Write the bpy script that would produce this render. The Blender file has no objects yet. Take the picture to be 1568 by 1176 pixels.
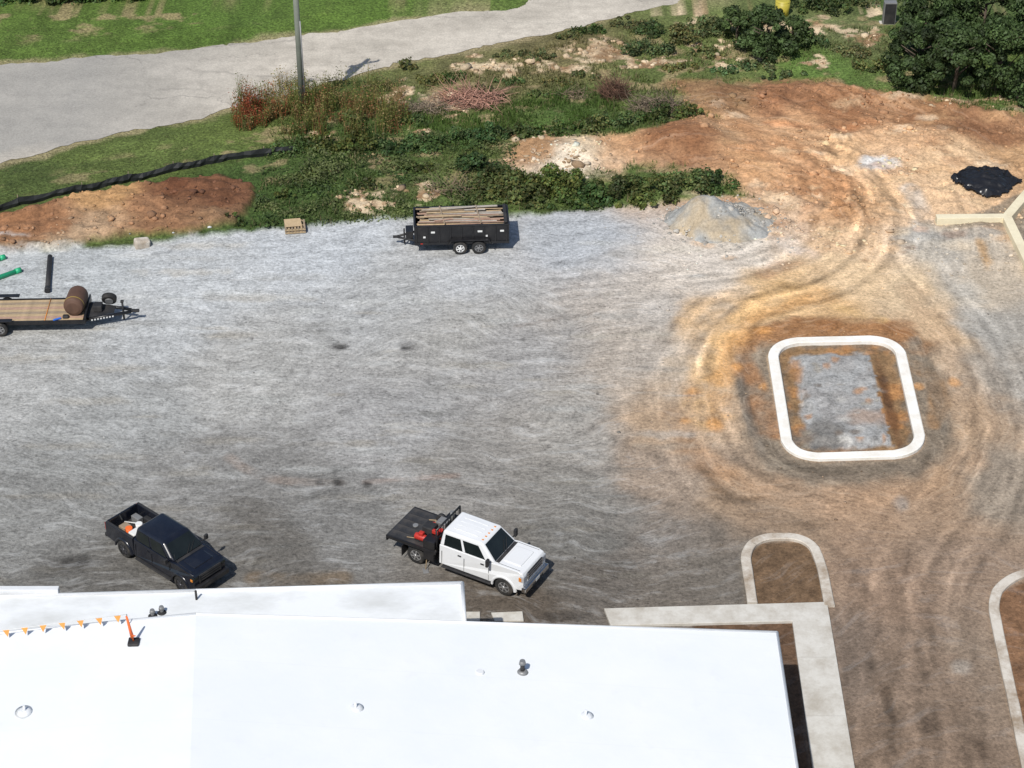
import bpy, bmesh, math, numpy as np
from mathutils import Vector, Matrix
rng=np.random.default_rng(7)
S=bpy.context.scene
# ------------------------------------------------------------------ camera
F=3171.0; HC=55.0; T=math.radians(34)
cT,sT=math.cos(T),math.sin(T)
cam=bpy.data.cameras.new('camera'); co=bpy.data.objects.new('camera',cam); S.collection.objects.link(co)
co.location=(0,0,HC); co.rotation_euler=(math.radians(90)-T,0,0)
cam.sensor_width=36; cam.lens=F/1568*36; cam.clip_end=5000; cam.clip_start=1
S.camera=co
def G(u,v,z=0.0):
    """survey sheet coordinates -> metric site coordinates on the level z"""
    a=(u-784)/F; b=(588-v)/F
    dz=-sT+b*cT; dy=cT+b*sT; t=(z-HC)/dz
    return (a*t,dy*t)
def GP(pts,z=0.0): return np.array([G(p[0],p[1],z) for p in pts])
# ------------------------------------------------------------------ light
S.view_settings.view_transform='Standard'; S.view_settings.look='None'; S.view_settings.exposure=0
EL=math.radians(52); AZ=math.atan2(-0.41,-0.91)
sd=Vector((math.sin(AZ)*math.cos(EL),math.cos(AZ)*math.cos(EL),math.sin(EL)))
w=bpy.data.worlds.new('World'); S.world=w; w.use_nodes=True
nt=w.node_tree; bg=nt.nodes['Background']; sk=nt.nodes.new('ShaderNodeTexSky'); sk.sky_type='NISHITA'; sk.sun_disc=False
sk.sun_elevation=EL; sk.sun_rotation=AZ; nt.links.new(sk.outputs[0],bg.inputs[0]); bg.inputs[1].default_value=0.095
sl=bpy.data.lights.new('sun','SUN'); sl.energy=4.0; sl.angle=math.radians(0.6); sl.color=(1,0.965,0.90)
so=bpy.data.objects.new('sun',sl); S.collection.objects.link(so); so.rotation_euler=sd.to_track_quat('Z','Y').to_euler(); so.location=(0,0,80)
# ------------------------------------------------------------------ numpy noise / masks
TAB=rng.random((256,256))
def vn(x,y,s=0):
    x=x+s*17.37; y=y+s*9.71
    ix=np.floor(x).astype(int); iy=np.floor(y).astype(int); fx=x-ix; fy=y-iy
    fx=fx*fx*(3-2*fx); fy=fy*fy*(3-2*fy)
    a=TAB[ix&255,iy&255]; b=TAB[(ix+1)&255,iy&255]; c=TAB[ix&255,(iy+1)&255]; d=TAB[(ix+1)&255,(iy+1)&255]
    return (a*(1-fx)+b*fx)*(1-fy)+(c*(1-fx)+d*fx)*fy
def fbm(x,y,s=0,o=4):
    r=0;a=.5;t=0
    for i in range(o):
        r=r+a*vn(x,y,s+i*3.1); t+=a; a*=.5; x=x*2.03; y=y*2.03
    return r/t-.5
def ss(a,b,x):
    t=np.clip((x-a)/(b-a),0,1); return t*t*(3-2*t)
def segd(X,Y,P,closed):
    n=len(P); best=np.full(X.shape,1e9)
    for i in range(n if closed else n-1):
        ax,ay=P[i]; bx,by=P[(i+1)%n]; dx,dy=bx-ax,by-ay
        t=np.clip(((X-ax)*dx+(Y-ay)*dy)/(dx*dx+dy*dy+1e-9),0,1)
        best=np.minimum(best,(X-ax-t*dx)**2+(Y-ay-t*dy)**2)
    return np.sqrt(best)
def sdf(X,Y,P):
    d=segd(X,Y,P,True); ins=np.zeros(X.shape,bool); n=len(P)
    for i in range(n):
        x1,y1=P[i]; x2,y2=P[(i+1)%n]
        if y1==y2: continue
        c=((y1>Y)!=(y2>Y))&(X<(x2-x1)*(Y-y1)/(y2-y1)+x1); ins^=c
    return np.where(ins,-d,d)
def lin(c):
    c=np.asarray(c,float)/255.; return np.where(c<=.04045,c/12.92,((c+.055)/1.055)**2.4)
LF=1.06
def alb(c,sat=.93):
    l=lin(c)/LF; g=(l*np.array([.3,.6,.1])).sum(-1,keepdims=True); o=g+(l-g)*sat
    wr=np.clip((l[...,0:1]-l[...,1:2])/(g+.01)*2.5,0,1)*(l[...,0:1]>l[...,1:2])
    return o*(1+wr*np.array([.0,.012,.03]))
def rpoly(P,r,n=8,closed=True):
    P=[np.array(p,float) for p in P]; out=[]; m=len(P)
    for i in range(m):
        if not closed and (i==0 or i==m-1): out.append(P[i]); continue
        a,b,c=P[i-1],P[i],P[(i+1)%m]
        la=np.linalg.norm(a-b); lc=np.linalg.norm(c-b); rr=min(r if np.isscalar(r) else r[i],la*.49,lc*.49)
        p=b+(a-b)/la*rr; q=b+(c-b)/lc*rr
        for k in range(n+1):
            t=k/n; out.append((1-t)**2*p+2*t*(1-t)*(b*.75+(p+q)*.125)+t*t*q)
    return np.array(out)
# zones
LOT=np.vstack([GP([(-600,400),(-200,394),(0,386),(100,380),(210,374),(410,352),(480,344),(620,336),(780,330),(900,326),(1010,318),(1100,300),(1200,300),(1400,400),(1900,430)]),[(70,40),(70,-30),(-70,-30),(-70,60)]])
DIRT=GP([(790,222),(850,212),(900,208),(960,205),(1010,203),(1060,188),(1105,182),(1060,160),(1035,130),(1150,128),(1290,136),(1400,150),(1480,165),(1568,180),(1900,215),(1900,460),(1568,430),(1400,430),(1200,440),(1060,400),(1030,340),(1135,300),(1120,275),(1050,262),(950,262),(870,270),(800,262)])
BANK=GP([(-300,400),(-300,350),(0,332),(60,322),(150,297),(240,283),(330,275),(385,290),(385,335),(340,352),(200,366),(100,380),(0,389)])
RU=[(-700,160),(-300,125),(0,100),(110,92),(230,82),(350,70),(480,52),(620,32),(760,12),(860,-8),(1000,-40),(1300,-120)]
RL=[(1500,-80),(1150,-25),(1050,2),(960,23),(860,48),(750,70),(650,91),(520,122),(420,152),(300,182),(170,207),(60,238),(0,251),(-300,330),(-700,450)]
ROAD=GP(RU+RL)
ISL=GP([(1171,521),(1381,516),(1424,702),(1200,709)])
ISLr=rpoly(ISL,1.6)
RUB=[(745,105,50,14),(680,152,55,12),(920,82,70,22),(865,108,60,10),(1265,45,44,14),(1325,58,40,10),(1340,25,26,8),(605,145,34,18),(570,313,30,22),(640,292,30,8),(820,218,30,8),(860,250,62,12),(640,203,20,9),(1010,97,70,9),(1130,95,50,7),(780,60,26,6),(490,215,18,6),(1540,150,60,7),(1060,20,50,10),(1200,40,80,10),(700,180,22,6),(1090,70,40,8),(1460,160,60,6),(1240,100,26,6)]
def rubmask(X,Y):
    m=np.zeros(X.shape)
    wx=X+fbm(X*.9,Y*.9,5)*3.0; wy=Y+fbm(X*.9,Y*.9,8)*3.6
    for u,v,ru,rv in RUB:
        x,y=G(u,v); sx=ru/28.; sy=abs(G(u,v-rv)[1]-y)
        d=np.sqrt(((wx-x)/sx)**2+((wy-y)/sy)**2); m=np.maximum(m,1-ss(.55,1.1,d+np.maximum(fbm(X*1.9,Y*2.6,9),-.1)*1.6))
    return m
def masks(X,Y):
    wob=fbm(X*.35,Y*.35,1)*1.6+fbm(X*1.7,Y*1.7,2)*.8
    lot=1-ss(-.3,.35,sdf(X,Y,LOT)+wob*.7)
    dirt=1-ss(-.5,.7,sdf(X,Y,DIRT)+wob*1.3)
    bank=1-ss(-.2,.3,sdf(X,Y,BANK)+wob*.8)
    return lot,dirt,bank
PILE=G(1098,342)
def height(X,Y):
    lot,dirt,bank=masks(X,Y); rd=sdf(X,Y,ROAD); si=sdf(X,Y,ISLr)
    flat=np.clip(lot,0,1)
    h=(1-flat)*(.10+fbm(X*.25,Y*.25,11)*.5+fbm(X*1.1,Y*1.1,12)*.16)
    north=ss(92.5,98,Y)
    h=h+dirt*north*(fbm(X*.5,Y*.5,13)*.55+np.abs(fbm(X*1.6,Y*1.7,14,5))*.40)+bank*(np.abs(fbm(X*1.0,Y*1.2,13,5))*.8+.3)
    brk=dirt*ss(.0,.2,fbm(X*.35,Y*.4,15))*ss(94,98,Y)
    h=h+brk*np.abs(fbm(X*2.6,Y*2.6,16,4))*.7
    x0,y0=G(1030,215); h=h+.7*np.exp(-(((X-x0)/2.6)**2+((Y-y0)/1.8)**2))
    x0,y0=G(880,240); h=h+.45*np.exp(-(((X-x0)/2.6)**2+((Y-y0)/1.4)**2))
    for u,v in ((1300,150),(1380,152),(1460,170),(1540,186),(1240,142),(1170,150)):
        x0,y0=G(u,v); h=h+.45*np.exp(-(((X-x0)/1.7)**2+((Y-y0)/1.0)**2))*(.7+fbm(X*1.5,Y*1.5,19)*1.8)
    h=h*ss(.2,2.5,rd)
    ins=ss(.35,.7,-si)
    h=h+ins*(-.10+ .17*ss(1.35,1.75,-si+fbm(X*1.2,Y*1.2,4)*.8))+ins*fbm(X*2.5,Y*2.5,3)*.12
    ring=ss(0,.3,si)*(1-ss(.9,1.5,si)); h=h+ring*(fbm(X*2.2,Y*2.2,6)*.12-.03)
    return h
FIELD=[(-200,430,172,174,175),(100,425,178,181,181),(300,415,187,189,189),(500,372,189,192,194),(600,440,174,174,172),(700,400,183,184,184),(900,362,178,181,184),(400,560,172,170,165),(250,500,181,182,181),(800,560,162,159,155),(700,500,167,164,158),(200,650,162,162,159),(50,560,173,172,168),(600,640,160,158,155),(900,650,162,157,149),(100,760,139,138,134),(500,780,129,127,123),(300,740,140,138,134),(700,730,144,140,134),(900,770,137,133,126),(900,840,122,119,113),(400,860,111,107,101),(200,880,107,104,99),(950,890,107,100,92),(800,950,97,87,76),(1060,415,208,196,181),(1130,390,212,200,183),(1000,480,186,177,166),(1000,560,175,164,151),(1090,500,206,170,126),(1070,570,198,170,136),(1060,630,182,154,124),(1040,720,160,141,122),(1130,760,156,132,107),(1010,820,129,120,110),(1100,880,117,109,99),(1300,780,166,136,108),(1200,790,152,128,104),(1340,900,143,119,98),(1400,1000,136,115,96),(1400,1130,125,105,87),(1300,1000,126,109,94),(1480,1000,144,125,106),(1480,860,150,127,106),(1500,650,170,143,115),(1560,600,158,147,133),(1560,740,154,139,121),(1450,760,162,134,107),(1480,430,188,172,150),(1530,500,164,158,148),(1440,380,188,177,160),(1400,440,212,184,146),(1440,510,202,170,132),(1300,425,216,184,142),(1180,450,212,174,124),(1250,470,200,162,114),(1300,370,215,180,140),(1220,360,215,186,156),(1200,320,205,170,135),(1250,280,194,144,100),(1290,320,192,144,98),(1350,300,214,174,130),(1400,300,222,184,142),(1200,235,204,158,114),(1150,250,198,150,104),(1200,200,202,156,112),(1300,230,214,172,126),(1400,220,210,166,122),(1300,170,162,114,76),(1180,150,156,110,76),(1120,145,148,116,80),(1500,195,148,106,73),(1450,180,164,120,82),(1450,250,224,186,142),(1540,240,186,146,104),(1350,250,226,188,148),(1020,225,142,96,62),(1060,215,156,110,74),(1100,210,188,148,108),(960,225,200,154,110),(900,220,220,194,158),(860,250,224,208,184),(800,218,170,130,90)]
VEG=[(60,60,84,106,42),(300,40,82,106,40),(600,20,84,108,40),(800,-10,84,108,42),(150,230,90,104,50),(60,275,76,90,44),(350,195,90,104,48),(420,290,64,84,38),(600,280,78,96,46),(700,250,90,104,52),(850,190,76,98,44),(700,200,70,90,38),(560,230,66,84,38),(1000,110,96,108,56),(1100,80,102,114,62),(1250,100,92,116,52),(1300,60,104,112,68),(1500,150,90,108,52),(750,110,112,108,68),(850,75,116,108,70),(1400,30,76,96,46)]
def field(X,Y,tab,p=2.2,s2=.6):
    num=np.zeros(X.shape+(3,)); den=np.zeros(X.shape)
    for u,v,r,g,b in tab:
        x,y=G(u,v); wt=1/(((X-x)**2+((Y-y)*.8)**2)+s2)**p
        num+=wt[...,None]*alb((r,g,b)); den+=wt
    return num/den[...,None]
BT=[(160,300,188,144,94),(60,340,148,104,70),(280,300,110,70,46),(340,320,112,74,50),(240,335,154,112,78),(100,365,172,142,110),(20,330,152,106,70),(330,350,148,114,82),(-200,360,150,108,76)]
# ------------------------------------------------------------------ mesh / material helpers
def new_mesh(name,V,Fc,mats=None,parent=None,smooth=False):
    me=bpy.data.meshes.new(name); me.from_pydata([tuple(map(float,v)) for v in V],[],[tuple(map(int,f)) for f in Fc]); me.update()
    ob=bpy.data.objects.new(name,me); S.collection.objects.link(ob)
    if mats is not None: me.materials.append(mats)
    if parent is not None: ob.parent=parent
    if smooth: me.polygons.foreach_set('use_smooth',[True]*len(me.polygons))
    return ob
def np_mesh(name,V,Fa,mat,col=None,smooth=False):
    k=Fa.shape[1]; me=bpy.data.meshes.new(name); n=len(V); m=len(Fa)
    me.vertices.add(n); me.vertices.foreach_set('co',V.astype(np.float32).ravel())
    me.loops.add(m*k); me.loops.foreach_set('vertex_index',Fa.astype(np.int32).ravel())
    me.polygons.add(m); me.polygons.foreach_set('loop_start',np.arange(0,m*k,k,dtype=np.int32)); me.polygons.foreach_set('loop_total',np.full(m,k,np.int32))
    if smooth: me.polygons.foreach_set('use_smooth',np.ones(m,bool))
    me.update(calc_edges=True)
    if col is not None:
        a=me.color_attributes.new('Col','FLOAT_COLOR','POINT'); c=np.ones((n,4),np.float32); c[:,:3]=col; a.data.foreach_set('color',c.ravel())
    me.materials.append(mat); ob=bpy.data.objects.new(name,me); S.collection.objects.link(ob); return ob
class NT:
    def __init__(s,name):
        s.m=bpy.data.materials.new(name); s.m.use_nodes=True; s.t=s.m.node_tree; s.b=s.t.nodes['Principled BSDF']
    def n(s,ty,**k):
        nd=s.t.nodes.new(ty)
        for a,v in k.items(): setattr(nd,a,v)
        return nd
    def set(s,sock,v):
        if isinstance(v,bpy.types.NodeSocket): s.t.links.new(v,sock)
        else:
            if hasattr(sock.default_value,'__len__') and not hasattr(v,'__len__'): v=[v]*len(sock.default_value)
            elif hasattr(v,'__len__') and len(sock.default_value)==4 and len(v)==3: v=(*v,1)
            sock.default_value=v
    def math(s,op,a,b=0.0,clamp=False):
        nd=s.n('ShaderNodeMath',operation=op); nd.use_clamp=clamp; s.set(nd.inputs[0],a); s.set(nd.inputs[1],b); return nd.outputs[0]
    def vmul(s,v,sc):
        nd=s.n('ShaderNodeVectorMath',operation='MULTIPLY'); s.set(nd.inputs[0],v); s.set(nd.inputs[1],sc); return nd.outputs[0]
    def vadd(s,v,sc):
        nd=s.n('ShaderNodeVectorMath',operation='ADD'); s.set(nd.inputs[0],v); s.set(nd.inputs[1],sc); return nd.outputs[0]
    def noise(s,vec,scale,detail=4,rough=.55,out=0,dist=0):
        nd=s.n('ShaderNodeTexNoise'); s.set(nd.inputs['Vector'],vec); nd.inputs['Scale'].default_value=scale; nd.inputs['Detail'].default_value=detail; nd.inputs['Roughness'].default_value=rough; nd.inputs['Distortion'].default_value=dist; return nd.outputs[out]
    def ramp(s,f,lo,hi,a=0.,b=1.):
        nd=s.n('ShaderNodeMapRange'); nd.clamp=True; s.set(nd.inputs[0],f)
        for i,v in enumerate((lo,hi,a,b)): nd.inputs[i+1].default_value=v
        return nd.outputs[0]
    def scale(s,c,k):
        nd=s.n('ShaderNodeVectorMath',operation='SCALE'); s.set(nd.inputs[0],c); s.set(nd.inputs['Scale'],k); return nd.outputs[0]
    def mix(s,f,a,b,bt='MIX'):
        nd=s.n('ShaderNodeMix',data_type='RGBA',blend_type=bt); s.set(nd.inputs[0],f); s.set(nd.inputs[6],a); s.set(nd.inputs[7],b); return nd.outputs[2]
    def attr(s,n,o='Color'):
        nd=s.n('ShaderNodeAttribute'); nd.attribute_name=n; return nd.outputs[o]
    def pos(s): return s.n('ShaderNodeNewGeometry').outputs['Position']
    def obj(s): return s.n('ShaderNodeTexCoord').outputs['Object']
    def bump(s,h,st=.5,d=.05):
        nd=s.n('ShaderNodeBump'); s.set(nd.inputs['Height'],h); nd.inputs['Strength'].default_value=st; nd.inputs['Distance'].default_value=d; s.t.links.new(nd.outputs[0],s.b.inputs['Normal'])
    def base(s,c): s.set(s.b.inputs['Base Color'],c)
    def rough(s,r): s.set(s.b.inputs['Roughness'],r)
def simple(name,c,rough=.6,metal=0.,var=.15,scale=3.,dirt=None,coat=0.,bump=0.):
    m=NT(name); v=m.obj(); f=m.noise(v,scale,4,.6); k=m.ramp(f,.25,.75,1-var,1+var); col=m.scale(tuple(c),k)
    if dirt is not None:
        f2=m.ramp(m.noise(v,scale*.6,5,.65),.45,.7,0,dirt[1]); col=m.mix(f2,col,dirt[0])
    m.base(col); m.rough(rough); m.b.inputs['Metallic'].default_value=metal; m.b.inputs['Coat Weight'].default_value=coat
    if bump: m.bump(m.noise(v,scale*6,4),bump,.02)
    return m.m
# ------------------------------------------------------------------ GROUND
def axis(a,b,st,lo,hi): return np.concatenate([lo,np.arange(a,b+st*.5,st),hi])
xs=axis(-37,37,.125,[-2500,-800,-300,-150,-90,-65,-50,-42],[42,50,65,90,150,300,800,2500])
ys=axis(56,124,.135,[-600,-200,-60,0,25,40,48,52],[128,135,150,180,240,400,900,3500])
X,Y=np.meshgrid(xs,ys); X=X.ravel(); Y=Y.ravel(); nx,ny=len(xs),len(ys)
lot,dirt,bank=masks(X,Y)
Z=height(X,Y)
wx=X+fbm(X*.22,Y*.22,21)*4+fbm(X*.9,Y*1.2,22)*1.3; wy=Y+fbm(X*.22,Y*.22,23)*4+fbm(X*.9,Y*1.2,24)*1.1
C=field(wx,wy,VEG)
lf=field(wx,wy,FIELD)
rub=rubmask(X,Y)*(1-ss(0,.5,-sdf(X,Y,ROAD)))
tn=ss(-.18,.2,fbm(X*.8,Y*.8,31)); rcol=(alb((218,194,158))*tn[:,None]+alb((150,118,84))*(1-tn[:,None]))*(1+fbm(X*3,Y*3,32)*.6)[:,None]
C=C*(1+fbm(X*.8,Y*.8,30)*.7)[:,None]
fle=ss(.06,.20,fbm(X*.7,Y*1.0,33,5))*ss(2.,4.,sdf(X,Y,ROAD))*.7*ss(99,103,Y)
C=C*(1-fle[:,None])+alb((154,134,98))*fle[:,None]
C=C*(1-rub[:,None])+rcol*rub[:,None]
bcol=field(wx,wy,BT,2.2,.3)*(1+fbm(X*1.5,Y*2.2,35)*.8)[:,None]
L=np.maximum(lot,dirt)
C=C*(1-L[:,None])+lf*L[:,None]
bk=bank*(1-lot*.6); C=C*(1-bk[:,None])+bcol*bk[:,None]
def over(m,c,a=1.):
    global C
    m=np.clip(m*a,0,1)[:,None]; C=C*(1-m)+np.asarray(c)*m
def blob(u,v,ru,rv,c,a=1.,edge=.6,wob=.5,z=0):
    x,y=G(u,v); sc=(v+1551)/66.3; sx=ru/sc; sy=max(abs(G(u,v-rv)[1]-y),.05)
    near=(abs(X-x)<sx*2.5+1)&(abs(Y-y)<sy*2.5+1); xx=X[near];yy=Y[near]
    d=np.sqrt(((xx-x)/sx)**2+((yy-y)/sy)**2)+fbm(xx*1.6,yy*1.6,u%7)*wob*2
    m=np.zeros(X.shape); m[near]=1-ss(1-edge,1+edge*.5,d); over(m,alb(c),a)
def stroke_w(P,wm,c,a=.6,edge=.5,wob=.4,ns=(.6,.6),seed=0.,brk=1.6):
    x0,y0=P.min(0)-wm*2-1; x1,y1=P.max(0)+wm*2+1
    near=(X>x0)&(X<x1)&(Y>y0)&(Y<y1); xx=X[near];yy=Y[near]
    if len(xx)==0: return
    d=segd(xx,yy,P,False)/(wm*.5)+fbm(xx*ns[0],yy*ns[1],seed%9)*wob*2
    m=np.zeros(X.shape); m[near]=(1-ss(1-edge,1+edge,d))*np.clip(.7+fbm(xx*.9,yy*.9,seed%5)*brk*1.4,0,1); over(m,c,a)
def stroke(pts,wm,c,a=.6,edge=.5,wob=.4,ns=(.6,.6)):
    stroke_w(rpoly(GP(pts),2.,6,False),wm,alb(c),a,edge,wob,ns,pts[0][0]*1.)
def offs(P,d):
    t=np.gradient(P,axis=0); t/=np.linalg.norm(t,axis=1)[:,None]+1e-9; return P+np.stack([-t[:,1],t[:,0]],1)*d
def smoothp(pts,n=26):
    P=GP(pts); k=len(P)-1; o=[]
    for i in range(k):
        p0=P[max(i-1,0)];p1=P[i];p2=P[i+1];p3=P[min(i+2,k)]
        for j in range(n//k+1):
            t=j/(n//k+1); o.append(.5*((2*p1)+(-p0+p2)*t+(2*p0-5*p1+4*p2-p3)*t*t+(-p0+3*p1-3*p2+p3)*t**3))
    o.append(P[-1]); return np.array(o)
def track(pts,k,a=.3,spread=2.,dark=.76,light=1.17):
    """k pairs of tyre tracks following a path"""
    Q=smoothp(pts)
    for i in range(k):
        o=rng.normal(0,spread)
        Q2=Q+np.stack([fbm(np.linspace(0,2,len(Q)),np.full(len(Q),i*1.7),i),fbm(np.linspace(0,2,len(Q)),np.full(len(Q),i*2.7),i+3)],1)*1.8
        kk=(light if rng.random()<.55 else dark)
        for s in(-.85,.85):
            P=offs(Q2,o+s)
            x0,y0=P.min(0)-1; x1,y1=P.max(0)+1; nr=(X>x0)&(X<x1)&(Y>y0)&(Y<y1); xx=X[nr];yy=Y[nr]
            if len(xx)==0: continue
            d=segd(xx,yy,P,False); f=(1-ss(.05,.28,d+fbm(xx*2.5,yy*2.5,i)*.22))*np.clip(.45+fbm(xx*.6,yy*.6,i+7)*2.8,0,1)*np.clip(.8+fbm(xx*3,yy*3,i+1)*1.5,0,1)*a
            C[nr]*=(1+(kk-1)*f*2.0)[:,None]
stroke([(1060,170),(1180,215),(1270,260),(1305,320),(1250,380),(1170,420)],1.2,(172,118,74),.5)
stroke([(1120,230),(1210,250),(1255,300),(1235,350)],1.0,(168,116,74),.45)
stroke([(1040,135),(1150,150),(1290,165),(1400,185),(1568,215)],2.0,(138,94,62),.6)
stroke([(1180,190),(1300,200),(1330,190)],.9,(208,132,78),.4)
stroke([(1130,330),(1190,360),(1240,390)],1.2,(220,202,184),.6)
stroke([(1010,370),(1080,400),(1150,395),(1200,380)],2.2,(214,202,188),.5)
stroke([(1390,290),(1420,330),(1400,380)],1.0,(196,190,180),.6)
stroke([(1440,370),(1480,470),(1540,540),(1568,600)],1.4,(174,169,160),.55)
stroke([(1380,365),(1520,360)],1.0,(160,158,152),.5)
blob(1345,252,34,11,(224,222,218),.9,.4,.3)
blob(1485,450,26,25,(202,196,184),.4); blob(1506,390,10,25,(206,158,98),.65)
for k in range(110):
    u_=rng.uniform(1060,1560); v_=rng.uniform(150,400); s_=rng.uniform(6,28); blob(u_,v_,s_,s_*.3,[(228,196,152),(140,96,64),(206,162,114),(234,210,176),(164,114,76)][k%5],.42,.7,.9)
si=sdf(X,Y,ISLr)
ang=np.arctan2(Y-ISL[:,1].mean(),X-ISL[:,0].mean())
rm=ss(-.1,.1,si)*(1-ss(1.1,2.1,si+fbm(X*.8,Y*.8,41)*1.6)); over(rm,alb((126,114,98))*(1+fbm(X*3,Y*3,42)*.5)[:,None],.85)
rm2=rm*ss(0.,1.2,Y-G(1300,540)[1]+fbm(X,Y,4)*2); over(rm2,alb((168,114,62)),.75)
stroke([(1128,530),(1165,610),(1178,660)],1.1,(168,110,56),.65,.5,.8)
stroke([(1400,560),(1440,590),(1430,650)],.8,(178,128,72),.6,.5,.9)
stroke([(1200,500),(1290,492),(1380,500)],1.3,(148,100,58),.7,.5,.6)
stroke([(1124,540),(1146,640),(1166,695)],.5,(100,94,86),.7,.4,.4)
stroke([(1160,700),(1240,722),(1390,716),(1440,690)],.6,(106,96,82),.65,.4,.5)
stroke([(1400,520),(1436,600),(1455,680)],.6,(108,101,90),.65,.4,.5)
ii=ss(.3,.5,-si); over(ii,alb((148,116,80))*(1+fbm(X*2.5,Y*2.5,43)*.9)[:,None])
orr=ss(-.04,.12,fbm(X*.9,Y*.9,48)); over(ii*orr,alb((182,124,66)),.65)
over(ii*(1-ss(.5,.85,-si+fbm(X*1.5,Y*1.5,44)*.8)),alb((112,104,92)),.8)
over(ss(1.0,1.45,-si+fbm(X*1.1,Y*1.1,45)*1.5)*(X<G(1345,600)[0]+fbm(Y,Y*2,4)*.4),alb((160,161,160))*(1+fbm(X*2.4,Y*2.4,46)*.6)[:,None],.92)
blob(1262,668,45,22,(112,108,102),.75,.5,.6); blob(1220,570,10,30,(176,124,72),.7,.7,.9); blob(1330,640,40,12,(176,134,98),.45)
for k in range(44): blob(rng.uniform(1210,1355),rng.uniform(535,695),rng.uniform(3,10),rng.uniform(2,6),[(186,130,76),(196,192,184),(108,90,72),(150,140,124)][k%4],.6,.6,.8)
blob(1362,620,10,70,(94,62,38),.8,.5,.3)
stroke([(1210,440),(1120,480),(1085,560),(1080,640)],1.7,(212,166,104),.65,.7,.8)
stroke([(1260,455),(1170,475),(1110,540),(1100,640)],1.0,(204,146,78),.6,.7,.8)
stroke([(1400,445),(1460,540),(1490,640),(1450,740)],1.6,(194,160,124),.45,.6,.5)
stroke([(1060,700),(1140,740),(1260,770),(1400,760),(1480,700)],1.8,(178,142,108),.5,.6,.5)
stroke([(1110,470),(1050,520),(1020,600)],1.2,(186,174,158),.5,.6,.5)
stroke([(1280,470),(1350,490)],.6,(222,180,116),.5)
stroke([(1030,640),(1060,690),(1130,740)],1.4,(168,126,86),.5,.6,.6); stroke([(1100,765),(1160,800),(1260,805)],1.0,(132,108,84),.45,.6,.6)
stroke([(1090,748),(1130,762),(1160,764)],.35,(112,86,60),.7,.6,.6)
for q_ in ((1460,585,10,8),(1408,592,10,5),(1170,590,8,8),(1095,650,14,10),(1130,560,10,10),(1060,600,14,8),(1050,645,10,6),(1170,505,14,6)): blob(*q_,(210,146,74),.6,.7,.8)
blob(1380,770,14,14,(172,168,162),.45); blob(1475,1020,22,14,(166,160,150),.45); blob(1000,830,25,12,(150,148,144),.35)
track([(1280,760),(1200,745),(1120,690),(1085,600),(1100,510),(1170,455),(1270,430),(1330,380),(1330,320),(1290,270),(1200,230)],10,.6,1.2)
track([(1390,1176),(1370,1000),(1340,880),(1250,790),(1130,740),(1080,640),(1090,530),(1160,460)],8,.5,1.3)
track([(1420,1176),(1410,1000),(1420,880),(1500,760),(1530,640),(1500,520),(1430,440),(1380,370),(1350,300)],10,.6,1.3)
track([(1350,1176),(1350,1000),(1360,860),(1440,770),(1490,680),(1490,600),(1450,500)],7,.5,1.0)
track([(1400,1176),(1385,1050),(1375,950),(1370,850)],10,.5,1.1)
track([(1100,150),(1200,190),(1270,250),(1300,310),(1260,370),(1180,410),(1050,430),(850,450)],8,.6,1.0)
track([(1130,240),(1230,250),(1260,300),(1230,350),(1150,400)],6,.6,.8)
track([(1568,200),(1450,190),(1330,210),(1290,270),(1320,330)],6,.5,1.0)
for pts,k in (([(0,560),(200,545),(420,560),(620,600),(820,650),(1000,730),(1200,780)],5),([(0,640),(200,620),(420,640),(640,690),(860,720),(1050,760)],5),([(300,440),(520,470),(760,450),(980,430),(1150,400)],5),([(-50,480),(300,500),(700,520),(1000,500),(1120,470)],6),([(480,760),(520,640),(640,540),(900,490),(1080,480)],4),([(500,800),(700,740),(900,660),(1030,560),(1100,480)],5),([(850,880),(1000,820),(1080,740),(1060,620),(1090,520)],4),([(300,860),(520,790),(800,780),(1100,790),(1300,800)],6),([(0,830),(250,780),(500,740),(800,700)],4),([(0,440),(300,420),(600,410),(900,380)],5),([(250,720),(420,600),(560,480),(720,400)],3)):
    track(pts,k,.38,1.5,.80,1.16)
for k in range(190):
    u_=rng.uniform(-50,1060); v_=rng.uniform(365,900); s_=rng.uniform(10,70); b_=1-(v_-370)/1100; blob(u_,v_,s_,s_*.09,[(150*b_+62,150*b_+62,146*b_+61),(118*b_+36,116*b_+36,112*b_+34),(162*b_+36,153*b_+35,138*b_+32)][k%3],.40,.8,.9)
stroke([(350,700),(400,735),(520,740)],.5,(154,128,108),.35); stroke([(560,738),(700,728)],.35,(150,112,88),.4)
stroke([(790,500),(850,488),(900,480)],.3,(120,110,100),.5); stroke([(1080,590),(1030,650),(1010,660)],.3,(120,105,92),.4)
stroke([(390,885),(450,890),(520,885)],.9,(118,94,62),.55)
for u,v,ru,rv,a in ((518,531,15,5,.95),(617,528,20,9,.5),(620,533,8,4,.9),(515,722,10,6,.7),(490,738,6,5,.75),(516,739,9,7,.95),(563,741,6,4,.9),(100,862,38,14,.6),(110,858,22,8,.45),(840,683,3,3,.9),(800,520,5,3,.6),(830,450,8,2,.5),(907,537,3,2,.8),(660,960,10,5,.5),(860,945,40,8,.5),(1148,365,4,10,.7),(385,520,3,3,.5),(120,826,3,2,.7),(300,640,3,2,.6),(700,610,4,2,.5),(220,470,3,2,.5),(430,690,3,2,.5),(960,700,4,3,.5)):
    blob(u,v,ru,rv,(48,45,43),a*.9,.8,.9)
for (u,v,c) in ((1500,1140,(74,60,48)),(1420,1110,(98,82,68)),(1355,1060,(100,82,66))): blob(u,v,16,22,c,.7,.8,.7)
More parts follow.
